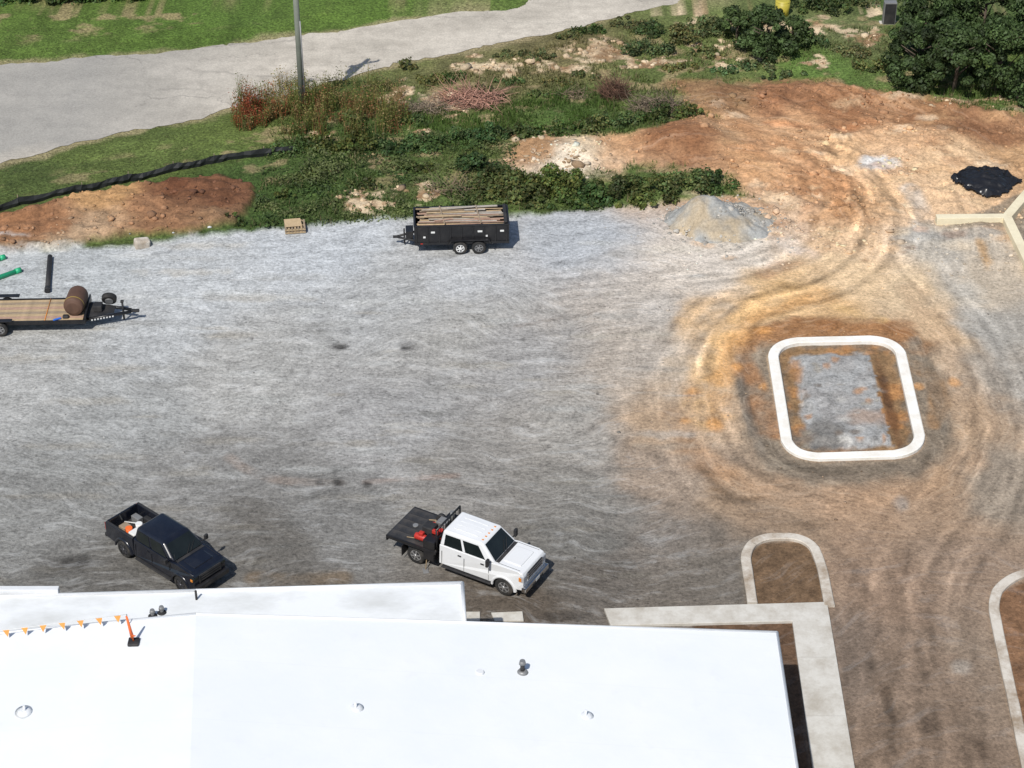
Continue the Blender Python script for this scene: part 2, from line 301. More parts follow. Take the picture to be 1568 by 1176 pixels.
over(1-ss(-.1,.1,sdf(X,Y,GP([(1145,928),(1140,855),(1165,832),(1235,830),(1258,872),(1268,932)]))),alb((114,90,66))*(1+fbm(X*3,Y*3,51)*.9)[:,None])
over(1-ss(-.1,.1,sdf(X,Y,GP([(1060,948),(1215,944),(1250,1300),(1100,1300)]))),alb((100,76,56))*(1+fbm(X*3,Y*3,51)*.6)[:,None])
over(1-ss(-.1,.1,sdf(X,Y,GP([(1620,870),(1535,905),(1525,930),(1550,1040),(1580,1180),(1800,1180),(1800,870)]))),alb((130,96,68))*(1+fbm(X*3,Y*3,52)*.9)[:,None])
over(1-ss(-.1,.2,sdf(X,Y,GP([(1445,350),(1545,350),(1575,420),(1640,420),(1640,300),(1560,300)]))),alb((126,118,104))*(1+fbm(X*2,Y*2,53)*.6)[:,None],.75)
rdd=sdf(X,Y,ROAD); sh=(1-ss(.0,.9,rdd+fbm(X*.6,Y*.6,55)*2.0+.1)); over(sh*(rdd>-1),alb((162,146,110)),.7)
C=np.clip(C,.005,.88)
i=np.arange(ny-1)[:,None]*nx+np.arange(nx-1)[None,:]; i=i.ravel()
Fq=np.stack([i,i+1,i+nx+1,i+nx],1)
m=NT('ground_mat'); p=m.pos(); col=m.attr('Col'); M=m.attr('Mask'); sep=m.n('ShaderNodeSeparateColor'); m.set(sep.inputs[0],M)
mg,mr,mv=sep.outputs; fB=m.attr('flow','Vector'); pw=m.attr('warp','Vector')
stA=m.noise(m.vmul(pw,(.38,1.4,1)),1.1,5,.74); stA2=m.noise(m.vmul(pw,(1.1,3.0,1)),2.3,3,.7)
stB=m.noise(m.vmul(fB,(1.8,.5,.5)),1.1,4,.68)
fine=m.noise(p,6.5,3,.8); mid=m.noise(p,1.1,4,.74)
wn=m.n('ShaderNodeTexVoronoi',feature='F1'); m.set(wn.inputs['Vector'],p); wn.inputs['Scale'].default_value=8.; csep=m.n('ShaderNodeSeparateColor'); m.set(csep.inputs[0],wn.outputs['Color']); cell=csep.outputs[0]
def dev(f,a): return m.math('MULTIPLY',m.math('SUBTRACT',f,.5),a)
k=m.math('ADD',1.,dev(fine,1.35)); k=m.math('ADD',k,dev(cell,.30)); k=m.math('ADD',k,dev(mid,.8))
k=m.math('ADD',k,m.math('MULTIPLY',mg,m.math('ADD',dev(stA,.9),dev(stA2,1.0))))
k=m.math('ADD',k,m.math('MULTIPLY',mr,dev(stB,1.0)))
c=m.scale(col,m.math('MAXIMUM',k,.25))
dust=m.math('MULTIPLY',m.ramp(stA,.53,.66,0,.42),mg); c=m.mix(dust,c,m.mix(.5,c,(.66,.67,.67)))
c=m.mix(m.math('MULTIPLY',m.ramp(stB,.54,.70,0,.40),mr),c,m.mix(.5,c,(.52,.45,.36)))
c=m.mix(mv,c,m.scale(c,m.ramp(fine,.3,.7,.6,1.45)))
m.base(c); m.rough(.93); m.b.inputs['Specular IOR Level'].default_value=.2
m.bump(m.math('ADD',fine,m.math('MULTIPLY',stA2,m.math('MULTIPLY',mg,.9))),.9,.055)
g=np_mesh('ground',np.stack([X,Y,Z],1),Fq,m.m,C,True)
dsi=si+fbm(X*.25,Y*.25,61)*3
ax,ay=G(1120,345); rd=np.hypot(X-ax,Y-ay); wd=np.clip(dirt,0,1)*ss(1.5,3,rd)*ss(6,9,si)
wr=np.clip(1-ss(3.,8.,dsi),0,1)*ss(0,.4,si)*(1-dirt*ss(6,9,si))
brownzone=ss(G(1000,600)[0],G(1150,600)[0],X+fbm(X*.3,Y*.3,62)*4)
fx=np.where(wd>.02,rd*1.8,dsi*2.2); aD=np.arctan2(Y-ay,X-ax)
f1=np.where(wd>.02,np.cos(aD)*5,np.cos(ang)*7); f2=np.where(wd>.02,np.sin(aD)*5,np.sin(ang)*7)
a=g.data.color_attributes.new('Mask','FLOAT_COLOR','POINT'); mm=np.ones((len(X),4),np.float32); wq=np.maximum(wr,wd)*.9
mm[:,0]=lot*(1-wq)*(1-ii)*(1-.6*brownzone); mm[:,1]=wq; mm[:,2]=(1-L)*(1-bk)*(1-rub)
a.data.foreach_set('color',mm.ravel())
a=g.data.attributes.new('flow','FLOAT_VECTOR','POINT'); a.data.foreach_set('vector',np.stack([fx,f1,f2],1).astype(np.float32).ravel())
a=g.data.attributes.new('warp','FLOAT_VECTOR','POINT'); a.data.foreach_set('vector',np.stack([X+fbm(X*.07,Y*.07,63)*6,Y+fbm(X*.07,Y*.07,64)*9+fbm(X*.3,Y*.3,65)*1.5,X*0],1).astype(np.float32).ravel())
# ------------------------------------------------------------------ ROAD
def densify(P,st=.4,jit=.1):
    o=[]
    for a,b in zip(P[:-1],P[1:]):
        n=max(int(np.linalg.norm(b-a)/st),1)
        for k in range(n): o.append(a+(b-a)*k/n+rng.normal(0,jit,2))
    o.append(P[-1]); return np.array(o)
pr=np.vstack([densify(rpoly(GP(RU),3,5,False),.3,.05),densify(rpoly(GP(RL),3,5,False),.3,.06)])
q_=np.stack([fbm(pr[:,0]*.5,pr[:,1]*.5,57),fbm(pr[:,0]*.5,pr[:,1]*.5,58)],1)*1.1; pr=pr+q_
m=NT('road_mat'); p=m.pos()
c=m.mix(m.ramp(m.noise(m.vmul(p,(.3,.7,1)),.5,5,.6),.35,.65),alb((186,177,162)),alb((212,202,186)))
c=m.mix(m.ramp(m.noise(p,.9,5,.7),.42,.75,0,.6),c,alb((148,139,126)))
xy=m.n('ShaderNodeSeparateXYZ'); m.set(xy.inputs[0],p)
lft=m.math('MULTIPLY',m.ramp(xy.outputs[0],-14,-26,0,1),m.ramp(m.math('ADD',xy.outputs[1],m.math('MULTIPLY',m.noise(p,.25,3),5)),106,109,0,1)); c=m.mix(m.math('MULTIPLY',lft,.6),c,alb((138,138,136)))
vo=m.n('ShaderNodeTexVoronoi',feature='DISTANCE_TO_EDGE'); m.set(vo.inputs['Vector'],m.vadd(m.vmul(p,(.5,1,1)),m.vmul(m.noise(p,.7,4,.6,out=1),(1.6,1.6,0)))); vo.inputs['Scale'].default_value=.22
cr=m.math('MULTIPLY',m.ramp(vo.outputs[0],.0,.012,1,0),m.ramp(m.noise(p,.15,2),.45,.6,.1,.45)); c=m.mix(cr,c,(.12,.11,.10))
m.base(m.scale(c,m.ramp(m.noise(p,9,4,.8),.3,.7,.78,1.22))); m.rough(.9); m.bump(m.noise(p,20,2),.3,.02)
road=new_mesh('road',[(x,y,.03) for x,y in pr],[list(range(len(pr)))],m.m)
# ------------------------------------------------------------------ generic parts
def empty(name,loc=(0,0,0),yaw=0,sc=1):
    e=bpy.data.objects.new(name,None); S.collection.objects.link(e); e.location=loc; e.rotation_euler=(0,0,yaw); e.scale=(sc,)*3; e.empty_display_size=.3; return e
def bev(o,wd,seg=2,ang=30):
    if wd: b=o.modifiers.new('b','BEVEL'); b.width=wd; b.segments=seg; b.limit_method='ANGLE'; b.angle_limit=math.radians(ang)
    return o
def box(name,c,s,mat,par=None,bv=.01,rot=None):
    x,y,z=[q/2 for q in s]; V=[(sx*x,sy*y,sz*z) for sz in(-1,1) for sy in(-1,1) for sx in(-1,1)]
    Fc=[(0,2,3,1),(4,5,7,6),(0,1,5,4),(2,6,7,3),(0,4,6,2),(1,3,7,5)]
    o=new_mesh(name,V,Fc,mat,par); o.location=c
    if rot: o.rotation_euler=rot
    return bev(o,bv)
def cyl(name,p0,p1,r,mat,par=None,seg=16,r2=None,bv=0,caps=True):
    p0=Vector(p0);p1=Vector(p1);d=(p1-p0); q=d.to_track_quat('Z','Y'); r2=r if r2 is None else r2; V=[]
    for pp,rr in((p0,r),(p1,r2)):
        for k in range(seg):
            a=2*math.pi*k/seg; V.append(pp+q@Vector((math.cos(a)*rr,math.sin(a)*rr,0)))
    Fc=[(k,(k+1)%seg,seg+(k+1)%seg,seg+k) for k in range(seg)]
    if caps: Fc+=[list(range(seg))[::-1],list(range(seg,2*seg))]
    o=new_mesh(name,V,Fc,mat,par)
    for k in range(seg): o.data.polygons[k].use_smooth=True
    return bev(o,bv)
def fixn(o):
    b=bmesh.new(); b.from_mesh(o.data); bmesh.ops.recalc_face_normals(b,faces=b.faces); b.to_mesh(o.data); b.free()
def prism(name,prof,y0,y1,mat,par,bv=.03,taper=None):
    V=[];n=len(prof)
    for y in(y0,y1):
        for x,z in prof: V.append((x,y*(taper(x,z) if taper else 1),z))
    Fc=[list(range(n)),list(range(n,2*n))[::-1]]+[(k,n+k,n+(k+1)%n,(k+1)%n) for k in range(n)]
    o=new_mesh(name,V,Fc,mat,par); fixn(o); return bev(o,bv,3,35)
def slab(name,P,z0,z1,mat,par=None,bv=.02):
    n=len(P); V=[(x,y,z0) for x,y in P]+[(x,y,z1) for x,y in P]
    Fc=[list(range(n))[::-1],list(range(n,2*n))]+[(k,(k+1)%n,n+(k+1)%n,n+k) for k in range(n)]
    o=new_mesh(name,V,Fc,mat,par); fixn(o); return bev(o,bv,2,40)
def sweep(name,P,wd,h,mat,closed=True,par=None,z0=-.1):
    n=len(P); V=[]
    for k in range(n):
        a=P[(k-1)%n] if (closed or k>0) else P[k]; b=P[(k+1)%n] if (closed or k<n-1) else P[k]
        t=(b-a)/np.linalg.norm(b-a); nn=np.array([-t[1],t[0]]); wv=1+(fbm(np.array([P[k][0]*.9]),np.array([P[k][1]*.9]),66)[0])*.12
        for s,z in((.5,z0),(.5,h-.03),(.42,h),(-.42,h),(-.5,h-.03),(-.5,z0)):
            q=P[k]+nn*wd*s*wv; V.append((q[0],q[1],z))
    Fc=[]
    for k in range(n if closed else n-1):
        a=k*6;b=((k+1)%n)*6
        for j in range(5): Fc.append((a+j,b+j,b+j+1,a+j+1))
    if not closed: Fc+=[tuple(range(6)),tuple(range((n-1)*6,n*6))[::-1]]
    return new_mesh(name,V,Fc,mat,par)
# ------------------------------------------------------------------ materials
def concrete(name,c,stain,amt):
    m=NT(name); p=m.pos(); f=m.ramp(m.noise(p,.9,5,.7),.42,.68,0,amt); c1=m.mix(f,alb(c),alb(stain)); 
    c1=m.mix(m.ramp(m.noise(p,5,4,.75),.35,.7,0,.45),c1,m.mix(.5,c1,alb(stain)))
    m.base(c1); m.rough(.85); m.bump(m.noise(p,12,4),.25,.02); return m.m
newcon=concrete('new_concrete',(250,248,242),(218,206,186),.6)
oldcon=concrete('kerb_concrete',(216,208,195),(150,128,102),.9)
walkcon=concrete('walk_concrete',(216,212,203),(172,162,146),.75)
cream=concrete('wall_concrete',(238,226,192),(208,190,156),.5)
blackp=simple('black_paint',(.012,.012,.014),.35,0,.3,2,((.06,.055,.05),.3))
blackm=simple('black_matte',(.02,.02,.022),.7,0,.3,2,((.09,.08,.07),.35))
rubber=simple('tyre_rubber',(.018,.018,.018),.85,0,.3,4,((.12,.105,.09),.6))
chrome=simple('chrome',(.6,.6,.6),.2,1.,.1); silver=simple('silver_wheel',(.45,.45,.45),.35,.7,.15)
whitep=simple('white_paint',(.78,.79,.80),.28,0,.03,1.5,((.6,.58,.54),.15),.6)
navy=simple('dark_blue_paint',(.007,.009,.017),.25,0,.2,1.5,((.03,.03,.032),.4),.5)
glass=simple('glass_dark',(.012,.016,.016),.06,0,.3,1.5)
wood=simple('lumber',(.46,.34,.20),.8,0,.25,3,((.28,.2,.13),.5)); wood2=simple('weathered_lumber',(.30,.23,.16),.85,0,.3,3)
red=simple('red_paint',(.45,.03,.02),.5); orange=simple('orange_plastic',(.85,.16,.03),.5,0,.08); amber=simple('amber_lens',(.7,.25,.04),.3)
whitepl=simple('white_plastic',(.75,.75,.73),.5,0,.06); grey=simple('grey_metal',(.25,.25,.25),.5,.3); headl=simple('headlamp',(.55,.57,.6),.12,.3)
brown=simple('brown_plastic',(.11,.058,.038),.7,0,.25,2); green=simple('green_pvc',(.03,.42,.20),.4,0,.1); yellow=simple('yellow_plastic',(.45,.38,.05),.5); bluep=simple('blue_strap',(.03,.15,.6),.6)
decks=simple('deck_steel',(.03,.03,.032),.6,0,.4,2,((.12,.1,.08),.5)); strapy=simple('strap_yellow',(.4,.28,.05),.7); darkwheel=simple('dark_wheel',(.10,.10,.11),.35,.6,.2)
# ------------------------------------------------------------------ KERBS / WALKS
def inset(P,d):
    n=len(P); o=[]
    for k in range(n):
        t=P[(k+1)%n]-P[k-1]; t/=np.linalg.norm(t); nn=np.array([-t[1],t[0]]); o.append(P[k]+nn*d)
    return np.array(o)
area=sum(ISLr[k][0]*ISLr[(k+1)%len(ISLr)][1]-ISLr[(k+1)%len(ISLr)][0]*ISLr[k][1] for k in range(len(ISLr)))
sweep('planter_kerb',inset(ISLr,.27 if area>0 else -.27),.50,.17,newcon)
sweep('peninsula_kerb',densify(rpoly(GP([(1152,926),(1140,846),(1163,824),(1238,824),(1257,862),(1270,930)]),1.3,8,False),.4,.0),.42,.15,oldcon,False)
sweep('roadside_kerb',densify(rpoly(GP([(1640,852),(1535,893),(1519,922),(1530,980),(1552,1080),(1590,1260)]),1.0,8,False),.4,0),.42,.15,oldcon,False)
e=empty('concrete_walk')
Lp=GP([(925,935),(1266,925),(1271,953),(1322,1260),(1255,1260),(1213,954.5),(935,961)])
slab('walk',Lp,-.1,.13,walkcon,e)
jm=simple('joint',(.34,.32,.29),.9)
for v in (1010,1100):
    a=G(1213+(v-956)*.138,v); b=G(1271+(v-954)*.166,v); box('joint',((a[0]+b[0])/2,(a[1]+b[1])/2,.128),(b[0]-a[0]-.1,.012,.006),jm,e,0)
e=empty('concrete_pads')
slab('pad',GP([(752,940),(800,938),(802,952),(758,953)]),-.1,.08,walkcon,e); slab('pad',GP([(712,938),(735,938),(735,952),(712,953)]),-.1,.06,walkcon,e)
e=empty('low_retaining_wall')
def wallseg(a,b,wd,h,z0=-.3):
    a=np.array(a);b=np.array(b); t=(b-a)/np.linalg.norm(b-a); n=np.array([-t[1],t[0]])*wd/2
    return slab('wall',[a+n,a-n,b-n,b+n],z0,h,cream,e,.02)
j=G(1542,330,.45)
wallseg(G(1434,331,.45),(j[0]+.1,j[1]),.46,.45); wallseg(j,G(1600,262,.45),.5,.448); wallseg((j[0],j[1]-.1),G(1583,415,.45),.5,.452)
# ------------------------------------------------------------------ BUILDING
m=NT('membrane_roof'); p=m.pos(); 
c=m.mix(m.ramp(m.noise(p,.25,4,.6),.35,.7),(.79,.815,.835),(.84,.85,.86)); c=m.mix(m.ramp(m.noise(p,.8,5,.7),.58,.78,0,.25),c,(.66,.67,.66))
xy=m.n('ShaderNodeSeparateXYZ'); m.set(xy.inputs[0],p)
def ln(o,per,wd): return m.math('LESS_THAN',m.math('FRACT',m.math('DIVIDE',o,per)),wd/per)
l=ln(xy.outputs[1],3.05,.04); c=m.mix(m.math('MULTIPLY',l,.06),c,(.5,.52,.54))
m.base(c); m.rough(.55); m.bump(m.noise(p,.8,3),.2,.08); roofm=m.m
m=NT('annex_membrane'); p=m.pos(); c=m.mix(m.ramp(m.noise(m.vmul(p,(.5,1,1)),.5,5,.65),.45,.68),(.80,.82,.83),(.62,.63,.62)); m.base(c); m.rough(.6); annexm=m.m
wallm=simple('metal_wall',(.5,.48,.44),.5,0,.06)
b=empty('white_roof_building')
zr,zl=4.5,6.35
R=np.array(G(1190,968,zr)); Lr=np.array(G(300,940,zl)); LL=np.array(G(-420,1010,zl-1.55))
R2=np.array(G(1221,1176,zr)); dr=(R2-R)/np.linalg.norm(R2-R)*30; 
Lr2=np.array(G(291,1176,zl)); dl=(Lr2-Lr)/np.linalg.norm(Lr2-Lr)*30
V=[(*R,zr),(*Lr,zl),(*LL,zl-1.55),(*(LL+dl),zl-1.55),(*(Lr+dl),zl),(*(R+dr),zr)]
V2=[(x,y,z-.25) for x,y,z in V]; 
new_mesh('roof',V+V2,[(0,1,4,5),(1,2,3,4),(6,11,10,7),(7,10,9,8),(0,6,7,1),(1,7,8,2),(2,8,9,3),(3,9,10,4),(4,10,11,5),(5,11,6,0)],roofm,b)
cc=[(x,y) for x,y,z in V]; cen=np.mean(cc,0); W=[tuple(np.array(q)+(cen-np.array(q))*.012) for q in cc]
Vw=[(x,y,V[k][2]-.27) for k,(x,y) in enumerate(W)]+[(x,y,-.2) for x,y in W]
new_mesh('walls',Vw,[(k,6+k,6+(k+1)%6,(k+1)%6) for k in range(6)],wallm,b)
trim=simple('roof_edge_trim',(.78,.79,.8),.4,.1,.05)
def edge(a,bb,r=.05): cyl('edge_trim',a,bb,r,trim,b,8)
edge((*R,zr),(*Lr,zl)); edge((*Lr,zl),(*LL,zl-1.55)); edge((*R,zr),(*(R+dr),zr))
za=4.6; A=[G(-420,927,za),G(300,905,za),G(708,893,za),G(713,968,za),G(300,990,za),G(-420,1000,za)]
slab('annex_roof',A,za-.3,za,annexm,b,.02)
slab('annex_wall',[tuple(np.array(q)*1.0+np.array([-.12 if q[0]>-5 else 0,-.15])) for q in A],-.2,za-.31,wallm,b,0)
for p0,p1 in ((A[0],A[1]),(A[1],A[2]),(A[2],A[3])): cyl('parapet_cap',(*p0,za+.02),(*p1,za+.02),.07,trim,b,8)
q0=G(-200,903,za+.15);q1=G(90,903,za+.15); box('coping',((q0[0]+q1[0])/2,(q0[1]+q1[1])/2,za+.1),(q1[0]-q0[0],.25,.28),trim,b,.02)
q=G(301,918,za); cyl('mast',(*q,za),(*q,za+.42),.045,blackm,b,8)
def roofz(u,v):
    P0,P1,P2=(Vector((*R,zr)),Vector((*Lr,zl)),Vector((*(R+dr),zr))) if u>296 else (Vector((*Lr,zl)),Vector((*LL,zl-1.55)),Vector((*(Lr+dl),zl)))
    n=(P1-P0).cross(P2-P0); o=Vector((0,0,HC)); g2=Vector((*G(u,v,0),0)); d=g2-o; t=n.dot(P0-o)/n.dot(d); return o+d*t
q=roofz(800,1030)
cyl('vent_boot',q,q+Vector((0,0,.12)),.22,grey,b,16,.14); cyl('vent_pipe',q,q+Vector((0,0,.5)),.08,blackm,b,12); cyl('vent_cap',q+Vector((0,0,.42)),q+Vector((0,0,.56)),.13,grey,b,14,.1)
for u,v in ((545,1085),(897,1097),(38,1090),(735,1030)):
    q=roofz(u,v); cyl('flashing',q,q+Vector((0,0,.08)),.34 if u!=735 else .18,trim,b,20,.12)
    if u!=735: cyl('stub_pipe',q,q+Vector((0,0,.30)),.045,trim,b,10)
for u,v in ((248,938),(234,943)):
    q=Vector((*G(u,v,za),za)); cyl('vent_pipe',q,q+Vector((0,0,.22)),.07,grey,b,12); cyl('vent_cap',q+Vector((0,0,.18)),q+Vector((0,0,.3)),.11,grey,b,12,.08); cyl('boot',q,q+Vector((0,0,.04)),.18,blackm,b,12,.13)
q=roofz(205,985); e=empty('warning_flag_stand',q)
box('base',(0,0,.06),(.40,.40,.12),blackm,e,.03); cyl('post',(0,0,.1),(-.14,0,1.25),.03,orange,e,10)
cyl('sleeve',(-.03,0,.30),(-.13,0,1.20),.065,orange,e,10,.04); new_mesh('flag',[(-.12,-.02,.9),(.0,-.1,.5),(.14,-.06,.40),(-.02,-.03,.3)],[(0,1,2,3)],orange,e)
e=empty('pennant_line'); pm=simple('pennant_orange',(.72,.33,.08),.6)
pa=np.array(roofz(-60,985)); pb=np.array(roofz(196,957)); pa[2]+=.35; pb[2]+=.5; n=9
cyl('rope',pa,pb,.008,whitepl,e,6)
for k in range(n):
    q=pa+(pb-pa)*(k+.5)/n; new_mesh('pennant',[(q[0]-.13,q[1],q[2]),(q[0]+.13,q[1],q[2]),(q[0]+rng.normal(.02,.03),q[1]-.05,q[2]-.30)],[(0,1,2)],pm,e)
cyl('post',(pa[0],pa[1],pa[2]-.35),pa,.02,grey,e,8); cyl('post',(pb[0],pb[1],pb[2]-.5),pb,.02,grey,e,8)
# ------------------------------------------------------------------ VEHICLES
def wheel(par,x,y,r,wd,side,rim,dual=False):
    prof=[(0,.62*r),(.0,.90*r),(.04,r),(wd-.04,r),(wd,.90*r),(wd,.62*r)]
    seg=28; V=[];Fc=[]
    for k in range(seg):
        a=2*math.pi*k/seg
        for (t,rr) in prof: V.append((x+math.cos(a)*rr,y-side*t,r+math.sin(a)*rr))
    n=len(prof)
    for k in range(seg):
        for j in range(n-1): Fc.append((k*n+j,((k+1)%seg)*n+j,((k+1)%seg)*n+j+1,k*n+j+1))
    new_mesh('tyre',V,Fc,rubber,par,True)
    yo=y-side*.05
    cyl('rim_barrel',(x,yo,r),(x,y-side*wd,r),.63*r,blackm,par,24)
    cyl('rim_lip',(x,yo+side*.03,r),(x,yo,r),.62*r,rim,par,24,.6*r)
    cyl('hub_hole',(x,yo+side*.032,r),(x,yo+side*.036,r),.5*r,blackm,par,20)
    for k in range(6):
        a=k*math.pi/3+.3; box('spoke',(x+math.cos(a)*.3*r,yo+side*.045,r+math.sin(a)*.3*r),(.5*r,.03,.15*r),rim,par,.004,(0,-a,0))
    cyl('hub',(x,yo+side*.02,r),(x,yo+side*.09,r),.2*r,rim,par,14,.15*r)
    if dual: wheel(par,x,y-side*(wd+.04),r,wd,side,blackm)
def quadpanel(name,q,u0,u1,v0,v1,mat,par,off=.006):
    a,b2,c2,d=[Vector(t) for t in q]
    def P(u,v): return (a*(1-u)+b2*u)*(1-v)+(d*(1-u)+c2*u)*v
    n=(b2-a).cross(d-a).normalized()
    return new_mesh(name,[t+n*off for t in (P(u0,v0),P(u1,v0),P(u1,v1),P(u0,v1))],[(0,1,2,3)],mat,par)
def arch(cx,r,z,n=12):
    return [(cx+math.cos(math.pi-math.pi*k/n)*r,max(z,.42+math.sin(math.pi*k/n)*r)) for k in range(n+1)]
def truck(name,loc,yaw,sc,paint,d,kind):
    e=empty(name,(*loc,0),yaw,sc); fr,fa,cw,wt,cr,ra,re=d['fr'],d['fa'],d['cw'],d['wt'],d['cr'],d['ra'],d['re']
    rnd=kind=='bed'
    hw=.99; zb=d['zb']; zh=d['zh']; zf=d['zroof']; r=d['r']; zs=.5
    prof=[(fr-.02,.58),(fr+.01,.95),(fr-.01,zh-.16),(fr-.07,zh-.06),(fr-.28,zh),(cw+.1,zb+.03),(cw-.1,zb),(cr,zb),(cr,zs)]
    prof+=[(fa-r-.14,zs)]+arch(fa,r+.10,zs)+[(fa+r+.14,.56)]
    def tp(x,z):
        return (1-.065*max(0,(z-.95)/.45)**1.5)*(1-(.10 if rnd else .05)*max(0,(x-(fr-.3))/.3))
    prism('body',prof,-hw,hw,paint,e,.10 if rnd else .06,tp)
    hx0,hx1=cw+.2,fr-.32; sl_=(zh-zb-.03)/((fr-.28)-(cw+.1))
    zc=(zb+.03)+sl_*((hx0+hx1)/2-(cw+.1)); box('hood_bulge',((hx0+hx1)/2,0,zc+.005),(hx1-hx0,1.10,.07),paint,e,.035,(0,-math.atan(sl_),0))
    for s in (-1,1): box('hood_gap',((hx0+hx1)/2,s*.80,zc+.002),(hx1-hx0+.2,.014,.012),blackm,e,0,(0,-math.atan(sl_),0))
    box('cowl_vent',(cw+.05,0,zb+.035),(.16,1.55,.03),blackm,e,.01)
    B=[(cr+.0,-.93,zb-.01),(cw,-.93,zb-.01),(cw,.93,zb-.01),(cr+.0,.93,zb-.01)]
    Tt=[(cr+.10,-.76,zf),(wt,-.74,zf),(wt,.74,zf),(cr+.10,.76,zf)]
    o=new_mesh('cab',B+Tt,[(0,1,5,4),(1,2,6,5),(2,3,7,6),(3,0,4,7),(4,5,6,7),(3,2,1,0)],paint,e); bev(o,.15 if rnd else .09,5,20)
    rx0,rx1=cr+.28,wt-.22
    # gently crowned roof skin
    V=[];Fc=[];nu,nv2=7,9
    for a_ in range(nu):
        for b_ in range(nv2):
            u=a_/(nu-1)*2-1; v=b_/(nv2-1)*2-1; V.append(((rx0+rx1)/2+u*(rx1-rx0)/2,v*.60,zf+.002+.035*(1-u**4)*(1-v*v)))
    for a_ in range(nu-1):
        for b_ in range(nv2-1): Fc.append((a_*nv2+b_,(a_+1)*nv2+b_,(a_+1)*nv2+b_+1,a_*nv2+b_+1))
    new_mesh('roof_skin',V,Fc,paint,e,True)
    if not rnd:
        for yy in (-.4,-.13,.13,.4): box('roof_rib',((rx0+rx1)/2,yy,zf+.030),(rx1-rx0-.3,.05,.014),paint,e,.004)
    quadpanel('windshield',[B[1],B[2],Tt[2],Tt[1]],.07,.93,.08,.86 if rnd else .90,glass,e,.01)
    quadpanel('rear_window',[B[3],B[0],Tt[0],Tt[3]],.14,.86,.2,.82,glass,e,.01)
    for s in (-1,1): cyl('wiper',(cw-.02,s*.1,zb+.06),(cw-.30,s*.1+.45,zb+.06+.28*(zf-zb)/(cw-wt)),.010,blackm,e,6)
    for s in(0,1):
        q=[B[0],B[1],Tt[1],Tt[0]] if s==0 else [B[2],B[3],Tt[3],Tt[2]]
        def pn(a,b_): return (a,b_) if s==0 else (1-b_,1-a)
        for a_,b_ in ((.08,.43),(.48,.85)):
            u0,u1=pn(a_,b_); quadpanel('side_window',q,u0,u1,.10,.80,glass,e,.012)
    for s in(-1,1):
        L_=cw-cr
        for xx in (cr+.05*L_,cr+.455*L_,cr+.90*L_): box('door_seam',(xx,s*(hw-.012),.86),(.014,.02,.62),blackm,e,0,(s*math.radians(2),0,0))
        for xx in (cr+.37*L_,cr+.78*L_): box('door_handle',(xx,s*(hw-.03),zb-.2),(.16,.05,.035),blackm if kind=='flat' else blackp,e,.008)
        box('mirror_arm',(cw-.22,s*1.05,zb+.06),(.05,.22,.05),blackm,e,.01); box('mirror',(cw-.2,s*1.17,zb+.16),(.12,.20,.36 if kind=='flat' else .24),blackm,e,.03)
        wheel(e,fa,s*(hw-.0),r,.27,s,d['rim']); wheel(e,ra,s*(hw+.02),r,.25,s,d['rim'],kind=='flat')
        n=14
        for cx in ([fa] if kind=='flat' else [fa,ra]):
            V=[];Fc=[]
            for k in range(n+1):
                a=math.pi*k/n
                for rr,yy in((r+.07,hw-.05),(r+.07,hw+.05),(r+.16,hw+.03),(r+.18,hw-.05)): V.append((cx+math.cos(a)*rr,s*yy,.42+math.sin(a)*rr))
            for k in range(n):
                for j in range(3): Fc.append((k*4+j,(k+1)*4+j,(k+1)*4+j+1,k*4+j+1))
            new_mesh('fender_flare',V,Fc,paint,e,True)
        if rnd: box('headlight',(fr-.09,s*.80,zh-.26),(.22,.26,.16),glass,e,.05)
        else: box('headlight',(fr-.07,s*.80,zh-.32),(.20,.30,.30),headl,e,.04)
        box('running_board',((cr+fa-r)/2,s*.99,.42),(fa-r-.2-cr-.1,.2,.06),blackm,e,.02)
        box('turn_lamp',(fr-.14,s*.93,zh-.34),(.14,.06,.12 if rnd else .2),amber,e,.02)
    gm=chrome if kind=='flat' else blackm
    box('grille',(fr+.005,0,zh-.34),(.06,1.24,.40),blackm,e,.03)
    for k in range(3): box('grille_bar',(fr+.035,0,zh-.46+k*.12),(.03,1.18,.045),gm,e,.008)
    for s in (-1,1): box('grille_side',(fr+.03,s*.6,zh-.34),(.04,.06,.40),gm,e,.01)
    box('front_bumper',(fr+.04,0,.62),(.24,1.96,.28),chrome if kind=='flat' else blackp,e,.06); box('air_intake',(fr+.145,0,.58),(.05,.9,.12),blackm,e,.01)
    box('plate',(fr+.175,0,.68),(.01,.3,.15),whitepl if kind=='flat' else blackm,e,0)
    box('chassis',((fr+re)/2-.1,0,.48),(fr-re-.5,.9,.2),blackm,e,.02)
    box('underbody',((cr+fa)/2-.3,0,.6),(fa-cr-.2,1.5,.25),blackm,e,.02)
    return e,hw,zb
def place(rear,front,halfw):
    a=np.array(G(*rear));c=np.array(G(*front)); yaw=math.atan2(c[1]-a[1],c[0]-a[0]); mid=(a+c)/2; n=np.array([-math.sin(yaw),math.cos(yaw)])
    return mid+n*halfw,yaw,np.linalg.norm(c-a)
d=dict(fr=3.15,fa=2.25,cw=1.80,wt=1.12,cr=-.85,ra=-2.0,re=-3.2,zb=1.42,zh=1.44,zroof=2.10,r=.43,rim=silver)
(loc,yaw,wb)=place((638,862),(771,911),.95); loc=loc-np.array([math.cos(yaw),math.sin(yaw)])*.12
e,hw,zb=truck('white_flatbed_truck',loc,yaw,1.0,whitep,d,'flat')
for y in (-.5,-.25,0,.25,.5): box('roof_marker',(1.0,y,2.11),(.08,.06,.03),amber,e,.006)
box('bed_deck',(-2.15,0,1.04),(2.4,2.25,.10),blackm,e,.015); 
for s in(-1,1): box('bed_rail',(-2.15,s*1.10,1.02),(2.4,.06,.16),blackp,e,.01)
